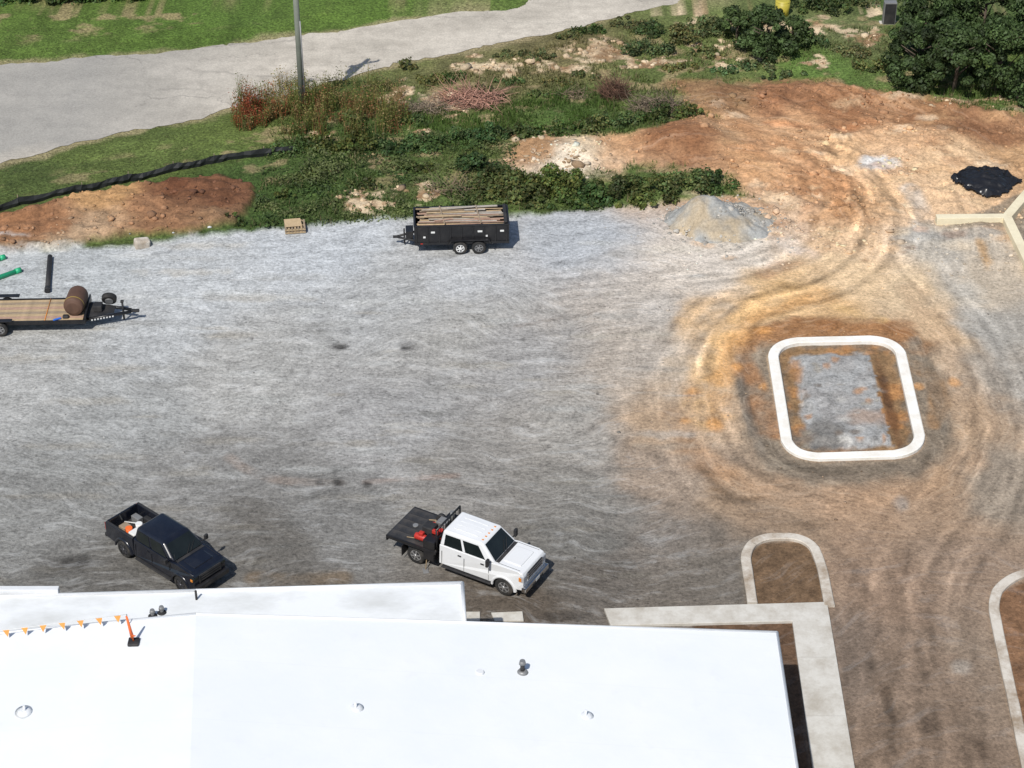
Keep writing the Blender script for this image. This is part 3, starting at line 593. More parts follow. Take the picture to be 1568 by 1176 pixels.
for k in range(5): box('deck_plank',(-2.15,-.84+k*.42,1.095),(2.34,.405,.012),decks,e,0)
box('bed_tail',(-3.36,0,.92),(.07,2.2,.26),blackp,e,.01)
for s in(-1,1):
    cyl('rack_post',(-.97,s*.95,1.05),(-.97,s*.95,2.12),.04,blackp,e,10); box('toolbox',(-1.29,s*.84,1.30),(.55,.5,.42),blackp,e,.02); box('tail_lamp',(-3.40,s*.9,.92),(.02,.2,.1),red,e,.005)
    box('mud_flap',(-2.62,s*.86,.5),(.02,.5,.5),blackm,e,0)
    box('side_box',(-1.28,s*.95,.74),(.5,.35,.40),blackp,e,.02)
cyl('rack_bar',(-.97,-.97,2.12),(-.97,.97,2.12),.045,blackp,e,10); cyl('rack_bar',(-.97,-.97,1.66),(-.97,.97,1.66),.03,blackp,e,10)
for k in range(9): cyl('rack_bar',(-.97,-.8+k*.2,1.05),(-.97,-.8+k*.2,2.1),.016,blackp,e,6)
box('compressor',(-1.75,-.20,1.36),(.5,.5,.5),blackm,e,.04); cyl('red_tank',(-2.15,-.72,1.27),(-1.62,-.72,1.27),.15,red,e,16,bv=.03); box('red_motor',(-1.85,-.72,1.47),(.22,.2,.16),red,e,.03); box('fuel_can',(-1.28,-.15,1.28),(.2,.34,.38),red,e,.03); box('fuel_can',(-1.30,-.48,1.60),(.3,.16,.18),red,e,.03); box('welder',(-1.4,.3,1.38),(.45,.45,.55),grey,e,.03)
cyl('gas_bottle',(-1.15,.62,1.5),(-1.15,.62,2.0),.11,grey,e,14,.09); cyl('hose_reel',(-1.75,.62,1.32),(-1.75,.82,1.32),.22,blackm,e,20)
for k in range(3):
    n=26; c0=(-1.95+.1*k,.35-.25*k,1.13+.03*k)
    for j in range(n):
        a0=j/n*2*math.pi;a1=(j+1)/n*2*math.pi; cyl('hose',(c0[0]+math.cos(a0)*.22,c0[1]+math.sin(a0)*.22,c0[2]),(c0[0]+math.cos(a1)*.22,c0[1]+math.sin(a1)*.22,c0[2]),.02,blackm if k else red,e,6)
cyl('gooseneck_hitch',(-2.6,0,1.09),(-2.6,0,1.15),.12,grey,e,14); cyl('tool_handle',(-2.5,-.85,1.13),(-1.3,-.55,1.16),.02,wood,e,6); cyl('tool_handle',(-2.3,.6,1.13),(-1.5,.9,1.16),.02,wood,e,6)
for k in range(7): box('clutter',(rng.uniform(-2.3,-1.4),rng.uniform(-.8,.8),1.15),tuple(rng.uniform(.08,.3,3)*np.array([1,1,.4])),[wood2,grey,blackm,decks][k%4],e,.01,(0,0,rng.uniform(0,3)))
q=G(652,872); sh=empty('shovel',(q[0],q[1],0)); cyl('handle',(0,-.05,.05),(.12,.45,1.25),.022,wood,sh,8); box('blade',(-.0,-.12,.03),(.24,.3,.02),grey,sh,.01,(.15,0,.2))
d=dict(fr=2.92,fa=2.04,cw=1.64,wt=.82,cr=-1.04,ra=-1.76,re=-2.9,zb=1.38,zh=1.36,zroof=2.0,r=.44,rim=darkwheel)
(loc,yaw,wb)=place((187,853),(276,905),.95)
yaw=math.radians(-41)
e,hw,zb=truck('black_pickup_truck',loc,yaw,.94,navy,d,'bed')
for s in(-1,1):
    pr_=[(-1.06,1.40),(-2.92,1.40),(-2.95,1.3),(-2.93,.58),(d['ra']-.56,.52)]+arch(d['ra'],.53,.52)+[(-1.06,.5)]
    prism('bed_side',pr_,s*.98,s*.84,navy,e,.045); box('bed_rail_cap',(-1.98,s*.91,1.41),(1.84,.12,.02),blackm,e,.008)
    box('wheel_well',(d['ra'],s*.72,.95),(.95,.24,.3),blackm,e,.05); box('tail_lamp',(-2.95,s*.9,1.15),(.04,.14,.40),red,e,.01)
box('bed_floor',(-1.98,0,.76),(1.86,1.7,.06),blackm,e,.0); box('bed_front',(-1.11,0,1.08),(.06,1.68,.62),navy,e,.01); box('tailgate',(-2.92,0,1.08),(.09,1.68,.62),navy,e,.02); box('rear_bumper',(-3.02,0,.60),(.18,1.9,.2),blackm,e,.04)
box('ice_chest',(-1.55,-.35,1.02),(.42,.6,.42),whitepl,e,.04); box('orange_case',(-1.5,.25,1.0),(.3,.3,.36),orange,e,.03); cyl('bucket',(-2.0,-.4,.79),(-2.0,-.4,1.2),.14,orange,e,16,.16); cyl('bucket',(-1.9,.1,.79),(-1.9,.1,1.2),.14,whitepl,e,16,.16)
box('bag',(-1.38,-.1,1.2),(.3,.35,.2),whitepl,e,.08,(.2,.1,.4)); box('toolbox',(-2.45,.45,.96),(.5,.3,.34),grey,e,.03); box('cardboard',(-2.4,-.3,.93),(.4,.4,.28),wood2,e,.01); cyl('pipe',(-2.8,.0,.9),(-1.2,.62,1.1),.03,whitepl,e,8)
cyl('antenna',(1.75,-.85,1.36),(1.65,-.85,1.86),.008,blackm,e,6)
# dump trailer
q=G(706,387); e=empty('dump_trailer',(q[0],q[1]+1.0,0),math.radians(3))
x0,x1=-2.45,2.45
box('floor',(0,0,.62),(4.9,2.0,.08),blackm,e,0)
for s in(-1,1):
    box('side_wall',(0,s*1.0,1.12),(4.9,.05,1.0),blackp,e,.01); box('top_rail',(0,s*1.0,1.64),(4.96,.1,.08),blackp,e,.01); box('bottom_rail',(0,s*1.02,.62),(4.96,.1,.14),blackp,e,.01)
    for k in range(9): box('rib',(x0+.1+k*(4.7/8),s*1.05,1.12),(.06,.07,.96),blackp,e,.008)
    box('fender',(.42,s*1.14,.86),(2.0,.26,.04),blackp,e,.01); box('fender_front',(-.63,s*1.14,.74),(.04,.26,.26),blackp,e,.005,(0,.5,0)); box('fender_back',(1.47,s*1.14,.74),(.04,.26,.26),blackp,e,.005,(0,-.5,0))
    for k,xx in enumerate((-.10,.88)): wheel(e,xx,s*1.22,.37,.2,s,whitepl if k==0 else grey)
    box('frame',(0,s*.5,.5),(4.9,.1,.16),blackm,e,.01)
    cyl('tongue',(-2.4,s*.5,.5),(-3.35,s*.05,.5),.06,blackm,e,8)
    for xx,wd in((-1.95,.12),(-1.5,.2),(.95,.24),(1.3,.1),(2.1,.2)): box('label',(xx,s*1.032,1.28 if wd>.15 else 1.0),(wd,.012,.10),whitepl,e,0)
    box('reflector',(-2.1,s*1.08,.64),(.12,.012,.05),red,e,0)
for xx in(x0,x1): box('end_wall',(xx,0,1.12),(.06,1.96,1.0),blackp,e,.01); box('end_rail',(xx,0,1.64),(.1,2.06,.075),blackp,e,.01)
box('coupler',(-3.45,0,.5),(.3,.12,.12),blackm,e,.02); cyl('jack',(-3.0,-.05,.1),(-3.0,-.05,1.0),.045,blackm,e,10); box('pump_box',(-2.72,0,.75),(.4,.7,.45),blackp,e,.02)
pinkw=simple('reddish_lumber',(.40,.26,.19),.85,0,.3,3); greyw=simple('grey_lumber',(.40,.36,.31),.9,0,.3,3)
for k in range(44):
    L_=rng.uniform(2.0,4.7); box('plank',(rng.uniform(-.9,.9)*(4.75-L_)/2,-.90+k*.042,1.60+rng.uniform(-.14,.13)),(L_,rng.uniform(.05,.13),.035),[wood,wood2,pinkw,greyw][rng.integers(0,4)],e,.004,(rng.normal(0,.12),rng.normal(0,.010),rng.normal(0,.03)))
for xx in(-1.0,.9): box('crosspiece',(xx,.0,1.75),(.07,1.9,.035),wood2,e,.004,(0,0,rng.normal(0,.12)))
for k in range(7): box('debris_board',(rng.uniform(-1.8,1.8),rng.uniform(-.6,.8),1.73+.01*k),(rng.uniform(.8,2.2),.10,.03),[wood,greyw,pinkw][k%3],e,.004,(rng.normal(0,.1),rng.normal(0,.03),rng.uniform(-.25,.25)))
box('tarp_roll',(2.3,0,1.74),(.18,1.9,.14),blackm,e,.05)
# equipment trailer at left edge
q=G(131,491,.72); e=empty('equipment_trailer',(q[0],q[1],0),math.radians(2))
box('frame',(-3.6,1.05,.60),(7.2,2.1,.14),blackp,e,.01)
for k in range(9): box('deck_board',(-3.65,.17+k*.22,.70+.004*(k%2)),(7.0,.20,.05),[wood,wood2,wood,pinkw][(k*7)%4],e,.006)
for s,yy in((-1,0),(1,2.1)):
    box('side_rail',(-3.6,yy,.66),(7.2,.08,.2),blackp,e,.01); cyl('tongue',(0,1.05+s*.75,.6),(2.1,1.05+s*.1,.6),.08,blackp,e,8)
    for xx in(-4.2,-5.1): wheel(e,xx,yy+s*.22,.38,.2,s,silver)
    box('fender',(-4.65,yy+s*.12,.88),(2.2,.28,.04),blackp,e,.01)
for k in range(13): box('stake_pocket',(-.3-k*.5,-.05,.66),(.08,.04,.12),blackp,e,.004)
box('bulkhead',(-.02,1.05,.8),(.08,2.05,.35),blackp,e,.01)
new_mesh('tongue_plate',[(0,.3,.69),(1.3,.75,.69),(1.3,1.35,.69),(0,1.8,.69)],[(0,1,2,3)],blackm,e)
for k in range(8): box('letter',(.28+k*.14,.20+k*.045,.62),(.075,.012,.08),whitepl,e,0,(0,0,.33))
box('coupler',(2.3,1.05,.6),(.4,.14,.14),blackm,e,.02); cyl('jack',(1.7,1.05,.1),(1.7,1.05,1.15),.05,blackm,e,10); box('jack_head',(1.7,1.05,1.15),(.16,.16,.1),blackm,e,.02)
cyl('spare_tyre',(1.0,1.4,.98),(1.0,1.65,1.1),.37,rubber,e,24,bv=.05); cyl('spare_rim',(1.0,1.35,.96),(1.0,1.4,.98),.2,grey,e,20)
box('battery_box',(.5,1.05,.86),(.4,.5,.3),blackm,e,.02)
cyl('brown_barrel',(-.62,.35,1.22),(-.50,1.85,1.22),.5,brown,e,32,bv=.2)
xx=-.62+.12*(.62-.35)/1.5; cyl('strap',(xx,.62,1.22),(xx,.67,1.22),.506,strapy,e,32)
box('blue_ratchet',(-1.4,.1,.78),(.4,.1,.08),bluep,e,.03,(0,0,.5)); box('chain_bag',(-1.0,.3,.8),(.3,.25,.14),blackm,e,.05)
cyl('load_strap',(-2.0,.02,.75),(-2.0,2.08,.75),.02,amber,e,6)
def pipe(name,a,b_,r,mat,z=None):
    A_=G(*a);B_=G(*b_); o=empty(name,(*A_,0)); dx,dy=B_[0]-A_[0],B_[1]-A_[1]; cyl('barrel',(0,0,r),(dx,dy,r),r,mat,o,20); L_=math.hypot(dx,dy)
    cyl('bell',(0,0,r),(dx*.3/L_,dy*.3/L_,r),r*1.18,mat,o,20); cyl('bore',(-dx*.004,-dy*.004,r),(dx*.002,dy*.002,r),r*.95,blackm,o,16); return o
pipe('black_drain_pipe',(73,449),(77,396),.13,blackm); pipe('green_sewer_pipe',(32,416),(-120,470),.12,green); pipe('green_sewer_pipe',(8,396),(-120,440),.12,green)
q=G(452,352); e=empty('wooden_pallet',(q[0],q[1],float(height(np.array([q[0]]),np.array([q[1]]))[0])+.0),math.radians(8))
for l in range(2):
    z=.02+l*.17
    for y in(-.45,0,.45): box('stringer',(0,y,z+.07),(1.1,.05,.09),wood,e,.004)
    for k in range(7): box('slat',(-.5+k*.166,0,z+.13),(.10,1.0,.022),wood if k%2 else wood2,e,.003)
box('lean_board',(-.1,-.1,.5),(.9,.5,.03),wood,e,.004,(.5,.1,.2))
q=G(217,380); box('concrete_block',(q[0],q[1]+.2,.18),(.8,.55,.5),oldcon,None,.1,(.05,.12,.4))
# utility pole
q=G(464,176); tip=10.6
polem=simple('pole_wood',(.19,.205,.17),.8,0,.2,1.5); e=empty('utility_pole',(*q,0))
cyl('shaft',(0,0,-.3),(0,0,tip),.19,polem,e,16,.15); box('crossarm',(0,-.12,tip-.7),(2.0,.12,.14),polem,e,.01,(0,0,.45))
for x in(-.9,-.35,.35,.9): cyl('insulator',(x*math.cos(.45),x*math.sin(.45)-.12,tip-.62),(x*math.cos(.45),x*math.sin(.45)-.12,tip-.42),.06,grey,e,10)
cyl('conduit',(.19,-.1,0),(.17,-.1,6),.04,grey,e,8); cyl('transformer',(-.35,-.25,tip-2.2),(-.35,-.25,tip-1.3),.25,grey,e,16)
# silt fence
P=densify(rpoly(GP([(-120,345),(0,327),(60,312),(150,292),(250,268),(330,254),(400,243),(450,236)]),1.5,5,False),.25,.03)
hz=height(P[:,0],P[:,1]); V=[];Fc=[]
for k,(x,y) in enumerate(P):
    sag=.10*abs(math.sin(k*.35))+abs(rng.normal(0,.03)); V+=[(x,y,hz[k]-.1),(x+rng.normal(0,.03),y-.06+rng.normal(0,.05),hz[k]+.22),(x,y+.02,hz[k]+.52-sag)]
for k in range(len(P)-1): Fc+=[(3*k,3*k+3,3*k+4,3*k+1),(3*k+1,3*k+4,3*k+5,3*k+2)]
e=empty('silt_fence'); new_mesh('fabric',V,Fc,simple('fence_fabric',(.012,.014,.014),.7,0,.3,2),e)
for k in range(0,len(P),9): box('stake',(P[k][0],P[k][1]+.05,hz[k]+.28),(.04,.04,.65),wood2,e,.004,(rng.normal(0,.1),rng.normal(0,.1),0))
# ------------------------------------------------------------------ rocks, piles
def ico(sub=1):
    b_=bmesh.new(); bmesh.ops.create_icosphere(b_,subdivisions=sub,radius=1); V=np.array([v.co[:] for v in b_.verts]); Fa=np.array([[v.index for v in f.verts] for f in b_.faces]); b_.free(); return V,Fa
IV,IF=ico(1)
def rocks(name,pts,size,cols,mat):
    n=len(pts); nv=len(IV); sc=size[:,None,None]*(1+rng.normal(0,.18,(n,nv,1)))*np.stack([rng.uniform(.7,1.3,n),rng.uniform(.7,1.3,n),rng.uniform(.4,.8,n)],1)[:,None,:]
    an=rng.uniform(0,6.28,n); V=IV[None]*sc; c,s=np.cos(an)[:,None],np.sin(an)[:,None]
    Vr=np.stack([V[...,0]*c-V[...,1]*s,V[...,0]*s+V[...,1]*c,V[...,2]],2)+pts[:,None,:]
    Fa=(IF[None]+np.arange(n)[:,None,None]*nv).reshape(-1,3); return np_mesh(name,Vr.reshape(-1,3),Fa,mat,np.repeat(cols,nv,0))
m=NT('stone_mat'); c=m.attr('Col'); m.base(m.scale(c,m.ramp(m.noise(m.pos(),9,3,.7),.3,.7,.75,1.2))); m.rough(.9); m.bump(m.noise(m.pos(),15,2),.4,.03); stonem=m.m
def scatter(n,x0,x1,y0,y1,fn):
    x=rng.uniform(x0,x1,n);y=rng.uniform(y0,y1,n); k=rng.random(n)<fn(x,y); return x[k],y[k]
def rfn(x,y): return rubmask(x,y)*.9
x,y=scatter(26000,-15,36,88,121,rfn); k=sdf(x,y,ROAD)>.3; x,y=x[k],y[k]; z=height(x,y); n=len(x)
sz=rng.lognormal(-2.7,.6,n).clip(.03,.40); tn=rng.random(n)[:,None]; cc=(alb((220,196,160))*tn+alb((158,126,92))*(1-tn))*(rng.uniform(.6,1.2,n)[:,None])
rocks('rubble_stones',np.stack([x,y,z+sz*.15],1),sz,cc,stonem)
def dfn(x,y): 
    _,d_,b_=masks(x,y); return np.maximum(d_*ss(91,94,y)*np.clip(.3+fbm(x*.4,y*.6,71)*2.4,0,1),b_*.4)
x,y=scatter(30000,-36,36,90,118,dfn); z=height(x,y); n=len(x); sz=rng.lognormal(-2.95,.6,n).clip(.02,.30)
_,_,bm=masks(x,y); bm=(bm>.4)[:,None]; base_c=np.where(bm,field(x,y,BT,2.2,.3),field(x,y,FIELD)); cc=base_c*rng.uniform(.65,1.4,n)[:,None]
rocks('dirt_clods',np.stack([x,y,z+sz*.1],1),sz,np.clip(cc,0,.7),stonem)
x,y=scatter(1800,-30,34,62,92,lambda x,y:.6+0*x); lt,_,_=masks(x,y); k=(lt>.5)&(sdf(x,y,ISLr)>.3); x,y=x[k],y[k]; n=len(x); sz=rng.lognormal(-3.6,.45,n).clip(.015,.09)
rocks('loose_gravel',np.stack([x,y,sz*.2],1),sz,field(x,y,FIELD)*rng.uniform(.45,1.25,n)[:,None],stonem)
def pile(name,cx,cy,rx,ry,hh,colr,seed):
    n=120; u=np.linspace(-1.35,1.35,n); A_,B_=np.meshgrid(u,u); A_=A_.ravel();B_=B_.ravel(); px=cx+A_*rx;py=cy+B_*ry
    r=np.sqrt(A_**2+B_**2)+fbm(px*.6,py*.6,seed)*.6; r2=np.sqrt((A_+.40)**2+(B_-.1)**2*1.1)/.65+fbm(px*.8,py*.8,seed+9)*.4
    zz=np.where(r<1,hh*(1-r)*(1-.3*np.exp(-np.maximum(r,0)*4)),-(r-1)*.8)+.55*np.clip(1-r2,0,1)**.8; zz=zz+fbm(px*2.0,py*2.0,seed+1)*.34*(r<1.05)
    i_=(np.arange(n-1)[:,None]*n+np.arange(n-1)[None,:]).ravel(); Fa=np.stack([i_,i_+1,i_+n+1,i_+n],1)
    tn=ss(-.15,.15,fbm(px*.6,py*.6,seed+3)+.08)[:,None]; cl=(alb(colr)*tn+alb((178,160,132))*(1-tn))*(1+fbm(px*1.8,py*1.8,seed+2)*.6)[:,None]; return np_mesh(name,np.stack([px,py,zz],1),Fa,stonem,cl,True)
pile('gravel_pile',PILE[0],PILE[1]+.1,2.9,2.3,1.35,(160,160,156),81)
x=PILE[0]+rng.normal(0,1.5,1400); y=PILE[1]+.1+rng.normal(0,1.2,1400); r=np.sqrt(((x-PILE[0])/2.9)**2+((y-PILE[1]-.1)/2.3)**2); z=np.clip(1.2*np.clip(1-r,0,1),0,2); sz=rng.lognormal(-3.0,.5,1400)
rocks('gravel_pile_stones',np.stack([x,y,z],1),sz,alb((178,172,162))*rng.uniform(.6,1.25,1400)[:,None],stonem)
q=G(1506,285); n=60; u=np.linspace(-1.2,1.2,n); A_,B_=np.meshgrid(u,u); A_=A_.ravel();B_=B_.ravel(); px=q[0]+A_*1.75;py=q[1]+B_*1.3
r=np.sqrt(A_**2+B_**2)+fbm(px,py,91)*.7; zz=np.where(r<1,.6*(1-np.minimum(r,1))**.5,-.1*(r-1))+.55*np.abs(fbm(px*1.6+py,py*1.6,92))*(r<1.1)+height(px,py)*(r>.9)+.1
i_=(np.arange(n-1)[:,None]*n+np.arange(n-1)[None,:]).ravel(); k=(r[i_]<1.05); Fa=np.stack([i_,i_+1,i_+n+1,i_+n],1)[k]
np_mesh('black_tarp',np.stack([px,py,zz],1),Fa,simple('tarp_plastic',(.015,.015,.017),.3,0,.3),None,True)
# ------------------------------------------------------------------ vegetation
m=NT('leaf_mat'); c=m.attr('Col'); m.base(c); m.rough(.6); m.b.inputs['Specular IOR Level'].default_value=.3
tr=m.n('ShaderNodeBsdfTranslucent'); nd=m.n('ShaderNodeVectorMath',operation='MULTIPLY'); m.set(nd.inputs[0],c); nd.inputs[1].default_value=(1.2,1.35,.7); m.set(tr.inputs[0],nd.outputs[0])
mx=m.n('ShaderNodeMixShader'); mx.inputs[0].default_value=.28; m.t.links.new(m.b.outputs[0],mx.inputs[1]); m.t.links.new(tr.outputs[0],mx.inputs[2]); m.t.links.new(mx.outputs[0],m.t.nodes['Material Output'].inputs[0]); leafm=m.m
def leaves(name,P,Nn,sz,col,asp=.6):
    n=len(P); Nn=Nn/np.linalg.norm(Nn,axis=1)[:,None]; t=rng.normal(0,1,(n,3)); t-=Nn*(t*Nn).sum(1)[:,None]; t/=np.linalg.norm(t,axis=1)[:,None]; b_=np.cross(Nn,t)
    a=t*sz[:,None]; c_=b_*sz[:,None]*asp; fold=Nn*sz[:,None]*.25
    V=np.stack([P-a,P-c_+fold*-.3,P+a,P+c_+fold],1).reshape(-1,3); Fa=np.arange(4*n).reshape(n,4)
    return np_mesh(name,V,Fa,leafm,np.repeat(col,4,0))
def shrub(cx,cy,rx,ry,h,n,col,lob=14,z0=None):
    k=max(int(lob),3); la=rng.uniform(0,6.28,k); lr=np.sqrt(rng.random(k)); lx=cx+np.cos(la)*lr*rx*.95; ly=cy+np.sin(la)*lr*ry*.95
    hl=h*(1-.5*lr**2)*rng.uniform(.5,1.25,k); rr=rng.uniform(.18,.5,k)*min(rx,ry,1.6)*1.0; lc=rng.uniform(.55,1.5,k)
    base=height(lx,ly) if z0 is None else np.full(k,z0)
    j=rng.integers(0,k,n); d=rng.normal(0,1,(n,3)); d[:,2]=np.abs(d[:,2])*.9-.15; d/=np.linalg.norm(d,axis=1)[:,None]
    rad=rr[j]*rng.uniform(.6,1.15,n)
    lift=np.maximum(hl[j]-rr[j],.05); P=np.stack([lx[j],ly[j],base[j]+lift],1)+d*rad[:,None]*np.array([1,1,.9])
    low=rng.random(n)<.25; P[low,2]=base[j][low]+rng.random(low.sum())*(lift+rr[j])[low]
    N_=d*1.0+rng.normal(0,.5,(n,3))+np.array([0,0,.35]); cl=np.array(col)*lc[j][:,None]*rng.uniform(.65,1.45,n)[:,None]; cl[:,0]*=rng.uniform(.8,1.4,n)
    return P,N_,cl
def shrubs(name,lst,dens,sz,col):
    Ps=[];Ns=[];Cs=[]
    for u,v,rx,ry,h in lst:
        x_,y_=G(u,v); P,N_,c_=shrub(x_,y_,rx,ry,h,int(dens*rx*ry*(1+h)),np.array(col)*rng.uniform(.75,1.25)*np.array([rng.uniform(.85,1.35),1,rng.uniform(.8,1.2)]),lob=8+rx*ry*5); Ps.append(P);Ns.append(N_);Cs.append(c_)
    P=np.vstack(Ps); return leaves(name,P,np.vstack(Ns),rng.uniform(sz*.6,sz*1.3,len(P)),np.vstack(Cs))
g1=(.070,.118,.034); g2=(.060,.102,.030); g3=(.082,.120,.042)
shrubs('shrub_hedge',[(745,300,1.3,.9,.8),(790,300,1.5,1.3,1.3),(850,292,1.5,1.3,1.5),(905,308,1.3,.9,.9),(950,300,1.6,1.1,1.1),(1005,302,1.4,.9,.9),(1050,294,1.4,1.0,1.2),(1095,285,1.1,.9,1.0),(725,268,1.3,1.0,1.0),(865,315,1.4,.6,.7),(800,318,1.2,.5,.6),(980,316,1.3,.4,.5),(760,285,1.,.8,1.1)],600,.10,g1)
shrubs('weed_shrubs',[(500,228,1.2,.9,.8),(545,224,1.3,.9,.9),(600,228,1.3,.8,.7),(650,226,1.3,.9,.8),(700,222,1.3,.9,.9),(745,214,1.3,.9,.9),(800,206,1.3,.8,.7),(850,205,1.3,.8,.7),(905,200,1.2,.8,.8),(950,196,1.3,.8,.9),(1005,188,1.3,.9,1.1),(1050,182,1.1,.7,.9),(540,195,1.,.8,.8),(640,190,1.,.6,.6),(430,235,1,.8,.6),(440,300,.9,.5,.5),(365,345,.6,.3,.5),(410,348,.7,.3,.4),(560,285,1,.6,.4),(640,262,1.1,.6,.4),(480,270,1,.6,.4),(700,320,1,.4,.4)],500,.085,g2)
shrubs('bank_shrubs',[(990,82,1.6,1.,1.0),(1040,66,1.6,1,1.1),(1085,48,1.5,1,1.3),(1000,50,1.3,1,.8),(1080,88,1.2,.8,.6),(820,90,1.2,.7,.5),(700,122,1.,.7,.5),(655,128,1.2,.7,.6),(780,128,1,.6,.4),(1235,70,1.6,.9,.7),(1300,85,1.3,.8,.6),(1270,20,2,1,1.0),(1340,105,1.5,.9,.8),(900,50,1.2,.8,.5),(960,40,1.2,.7,.6),(1240,8,2,1.2,1.6),(1320,8,1.2,1,.8),(1160,105,1.3,.7,.5),(1200,118,1.5,.5,.4),(740,140,.8,.5,.4),(850,130,1.2,.5,.4),(620,105,.8,.5,.6),(870,62,.9,.6,.5),(770,85,.9,.5,.4),(1040,110,1.2,.6,.4),(1120,112,1.3,.6,.4),(900,120,1.2,.5,.4),(840,150,1.3,.5,.4)],480,.09,g3)
shrubs('tree_line',[(u,2+(u%3)*2-u*.02,1.6,1.2,1.5) for u in range(-60,250,45)],450,.11,g2)
def gcov(x,y):
    l_,d_,b_=masks(x,y); v=(1-np.maximum(l_,np.maximum(d_,b_)))*(1-rubmask(x,y)); lo=sdf(x,y,GP([(390,240),(520,205),(700,215),(900,190),(1040,185),(1000,215),(800,225),(840,250),(760,290),(1000,320),(780,332),(420,352),(385,330)])); return v*(lo<0)*np.clip(.32+fbm(x*.8,y*.8,73)*3.4,0.03,1)
x,y=scatter(120000,-14,12,90,107,gcov); n=len(x); hh=np.clip(.22+fbm(x*.9,y*.9,75)*1.5,.03,.8); P=np.stack([x,y,height(x,y)+hh*rng.random(n)],1)
N_=rng.normal(0,.5,(n,3))+np.array([0,-.1,1]); tn=ss(-.16,.10,fbm(x*.4,y*.6,76))[:,None]; cl=(np.array((.058,.098,.027))*(1-tn)+np.array((.115,.138,.050))*tn)*np.clip(1+fbm(x*1.2,y*1.2,74)*1.5,.5,2)[:,None]*rng.uniform(.6,1.5,n)[:,None]
leaves('ground_cover_vines',P,N_,rng.uniform(.05,.10,n),cl)
def blades(name,x,y,h,wd,col,lean=.35):
    n=len(x); z=height(x,y)-.02; a=rng.uniform(0,6.28,n); dx,dy=np.cos(a)*wd,np.sin(a)*wd; lx=rng.normal(0,lean,n)*h; ly=rng.normal(0,lean,n)*h
    V=np.stack([np.stack([x-dx,y-dy,z],1),np.stack([x+dx,y+dy,z],1),np.stack([x+lx,y+ly,z+h],1)],1).reshape(-1,3); return np_mesh(name,V,np.arange(3*n).reshape(n,3),leafm,np.repeat(col,3,0))
def gfn(x,y):
    l_,d_,b_=masks(x,y); v=(1-np.maximum(l_,np.maximum(d_,b_)))*(1-rubmask(x,y)); fl=ss(.06,.20,fbm(x*.7,y*1.0,33,5))*ss(2.,4.,sdf(x,y,ROAD))*ss(99,103,y); return v*(1-.8*fl)*(sdf(x,y,ROAD)>.1)*np.clip(.6+fbm(x*.7,y*.7,77)*2,0,1)
x,y=scatter(150000,-36,37,90,122,gfn); n=len(x); tall=np.clip(fbm(x*.35,y*.5,78)*3+.5,0,1)*((x>-14)&(sdf(x,y,ROAD)>2))
hh=(.06+.28*tall)*rng.uniform(.6,1.4,n); cl=field(x,y,VEG)*rng.uniform(.7,1.5,n)[:,None]*(1+fbm(x*.5,y*.5,70)*.8)[:,None]
dry=(rng.random(n)<.12+.28*tall*ss(0,.2,fbm(x*.6,y*.6,69)))[:,None]; cl=np.where(dry,np.array((.22,.19,.10))*rng.uniform(.7,1.2,n)[:,None],cl)
blades('grass',x,y,hh,.03+.02*rng.random(n),cl)
def tfn(x,y):
    s_=np.minimum(sdf(x,y,GP([(640,185),(760,170),(900,130),(960,140),(1040,165),(1000,190),(800,208),(640,205)])),sdf(x,y,GP([(980,125),(1060,90),(1300,90),(1420,110),(1568,150),(1700,160),(1700,185),(1440,152),(1290,130),(1040,125)]))); l_,d_,b_=masks(x,y); return (s_<0)*(1-d_)*np.clip(.45+fbm(x,y,79)*2.8,0,1)*(1-rubmask(x,y))
x,y=scatter(110000,-8,38,97,113,tfn); n=len(x); blades('tall_grass',x,y,rng.uniform(.15,.5,n),np.full(n,.03),np.array((.095,.155,.036))*rng.uniform(.5,1.4,n)[:,None],.25)
def weeds(name,u0,u1,v0,v1,n,hmin,hmax,cols):
    u=rng.uniform(u0,u1,n); vv=rng.uniform(v0,v1,n); xy=GP(np.stack([u,vv],1)); k=(fbm(xy[:,0]*1.1,xy[:,1]*1.1,84)>-.06)&(np.minimum(u-u0,u1-u)+rng.normal(0,14,n)+fbm(xy[:,0]*.6,xy[:,1]*.6,83)*70>6); xy=xy[k]; x=xy[:,0];y=xy[:,1];n=len(x); ci=np.clip(((fbm(x*.9,y*.9,85)*1.8+.5)*len(cols)+rng.normal(0,.6,n)).astype(int),0,len(cols)-1)
    hh=rng.uniform(hmin,hmax,n)*np.clip(1+fbm(x*.8,y*.8,86)*2.4,.3,1.7)
    cl=np.array(cols)[ci]*rng.uniform(.7,1.3,n)[:,None]; st=blades(name,x,y,hh,np.full(n,.02),cl,.12)
    m_=6; j=np.repeat(np.arange(n),m_); t=rng.random(n*m_); P=np.stack([x[j]+rng.normal(0,.09,len(j)),y[j]+rng.normal(0,.09,len(j)),height(x,y)[j]+hh[j]*(.2+.8*t)],1)
    f=leaves('foliage',P,rng.normal(0,.7,(len(j),3))+np.array([0,-.3,.5]),rng.uniform(.035,.075,len(j)),cl[j]*rng.uniform(.7,1.5,len(j))[:,None],.45); f.parent=st
weeds('red_weeds',358,450,165,205,1300,.7,1.7,[(.34,.10,.04),(.20,.14,.06),(.12,.14,.04),(.30,.08,.04)])
weeds('tall_weeds',425,630,158,212,2200,.5,1.6,[(.20,.17,.06),(.12,.15,.035),(.26,.18,.08),(.24,.10,.05),(.10,.13,.03),(.15,.17,.045)])
weeds('roadside_weeds',395,620,128,165,1000,.4,1.2,[(.26,.19,.09),(.14,.16,.05),(.19,.17,.06)])
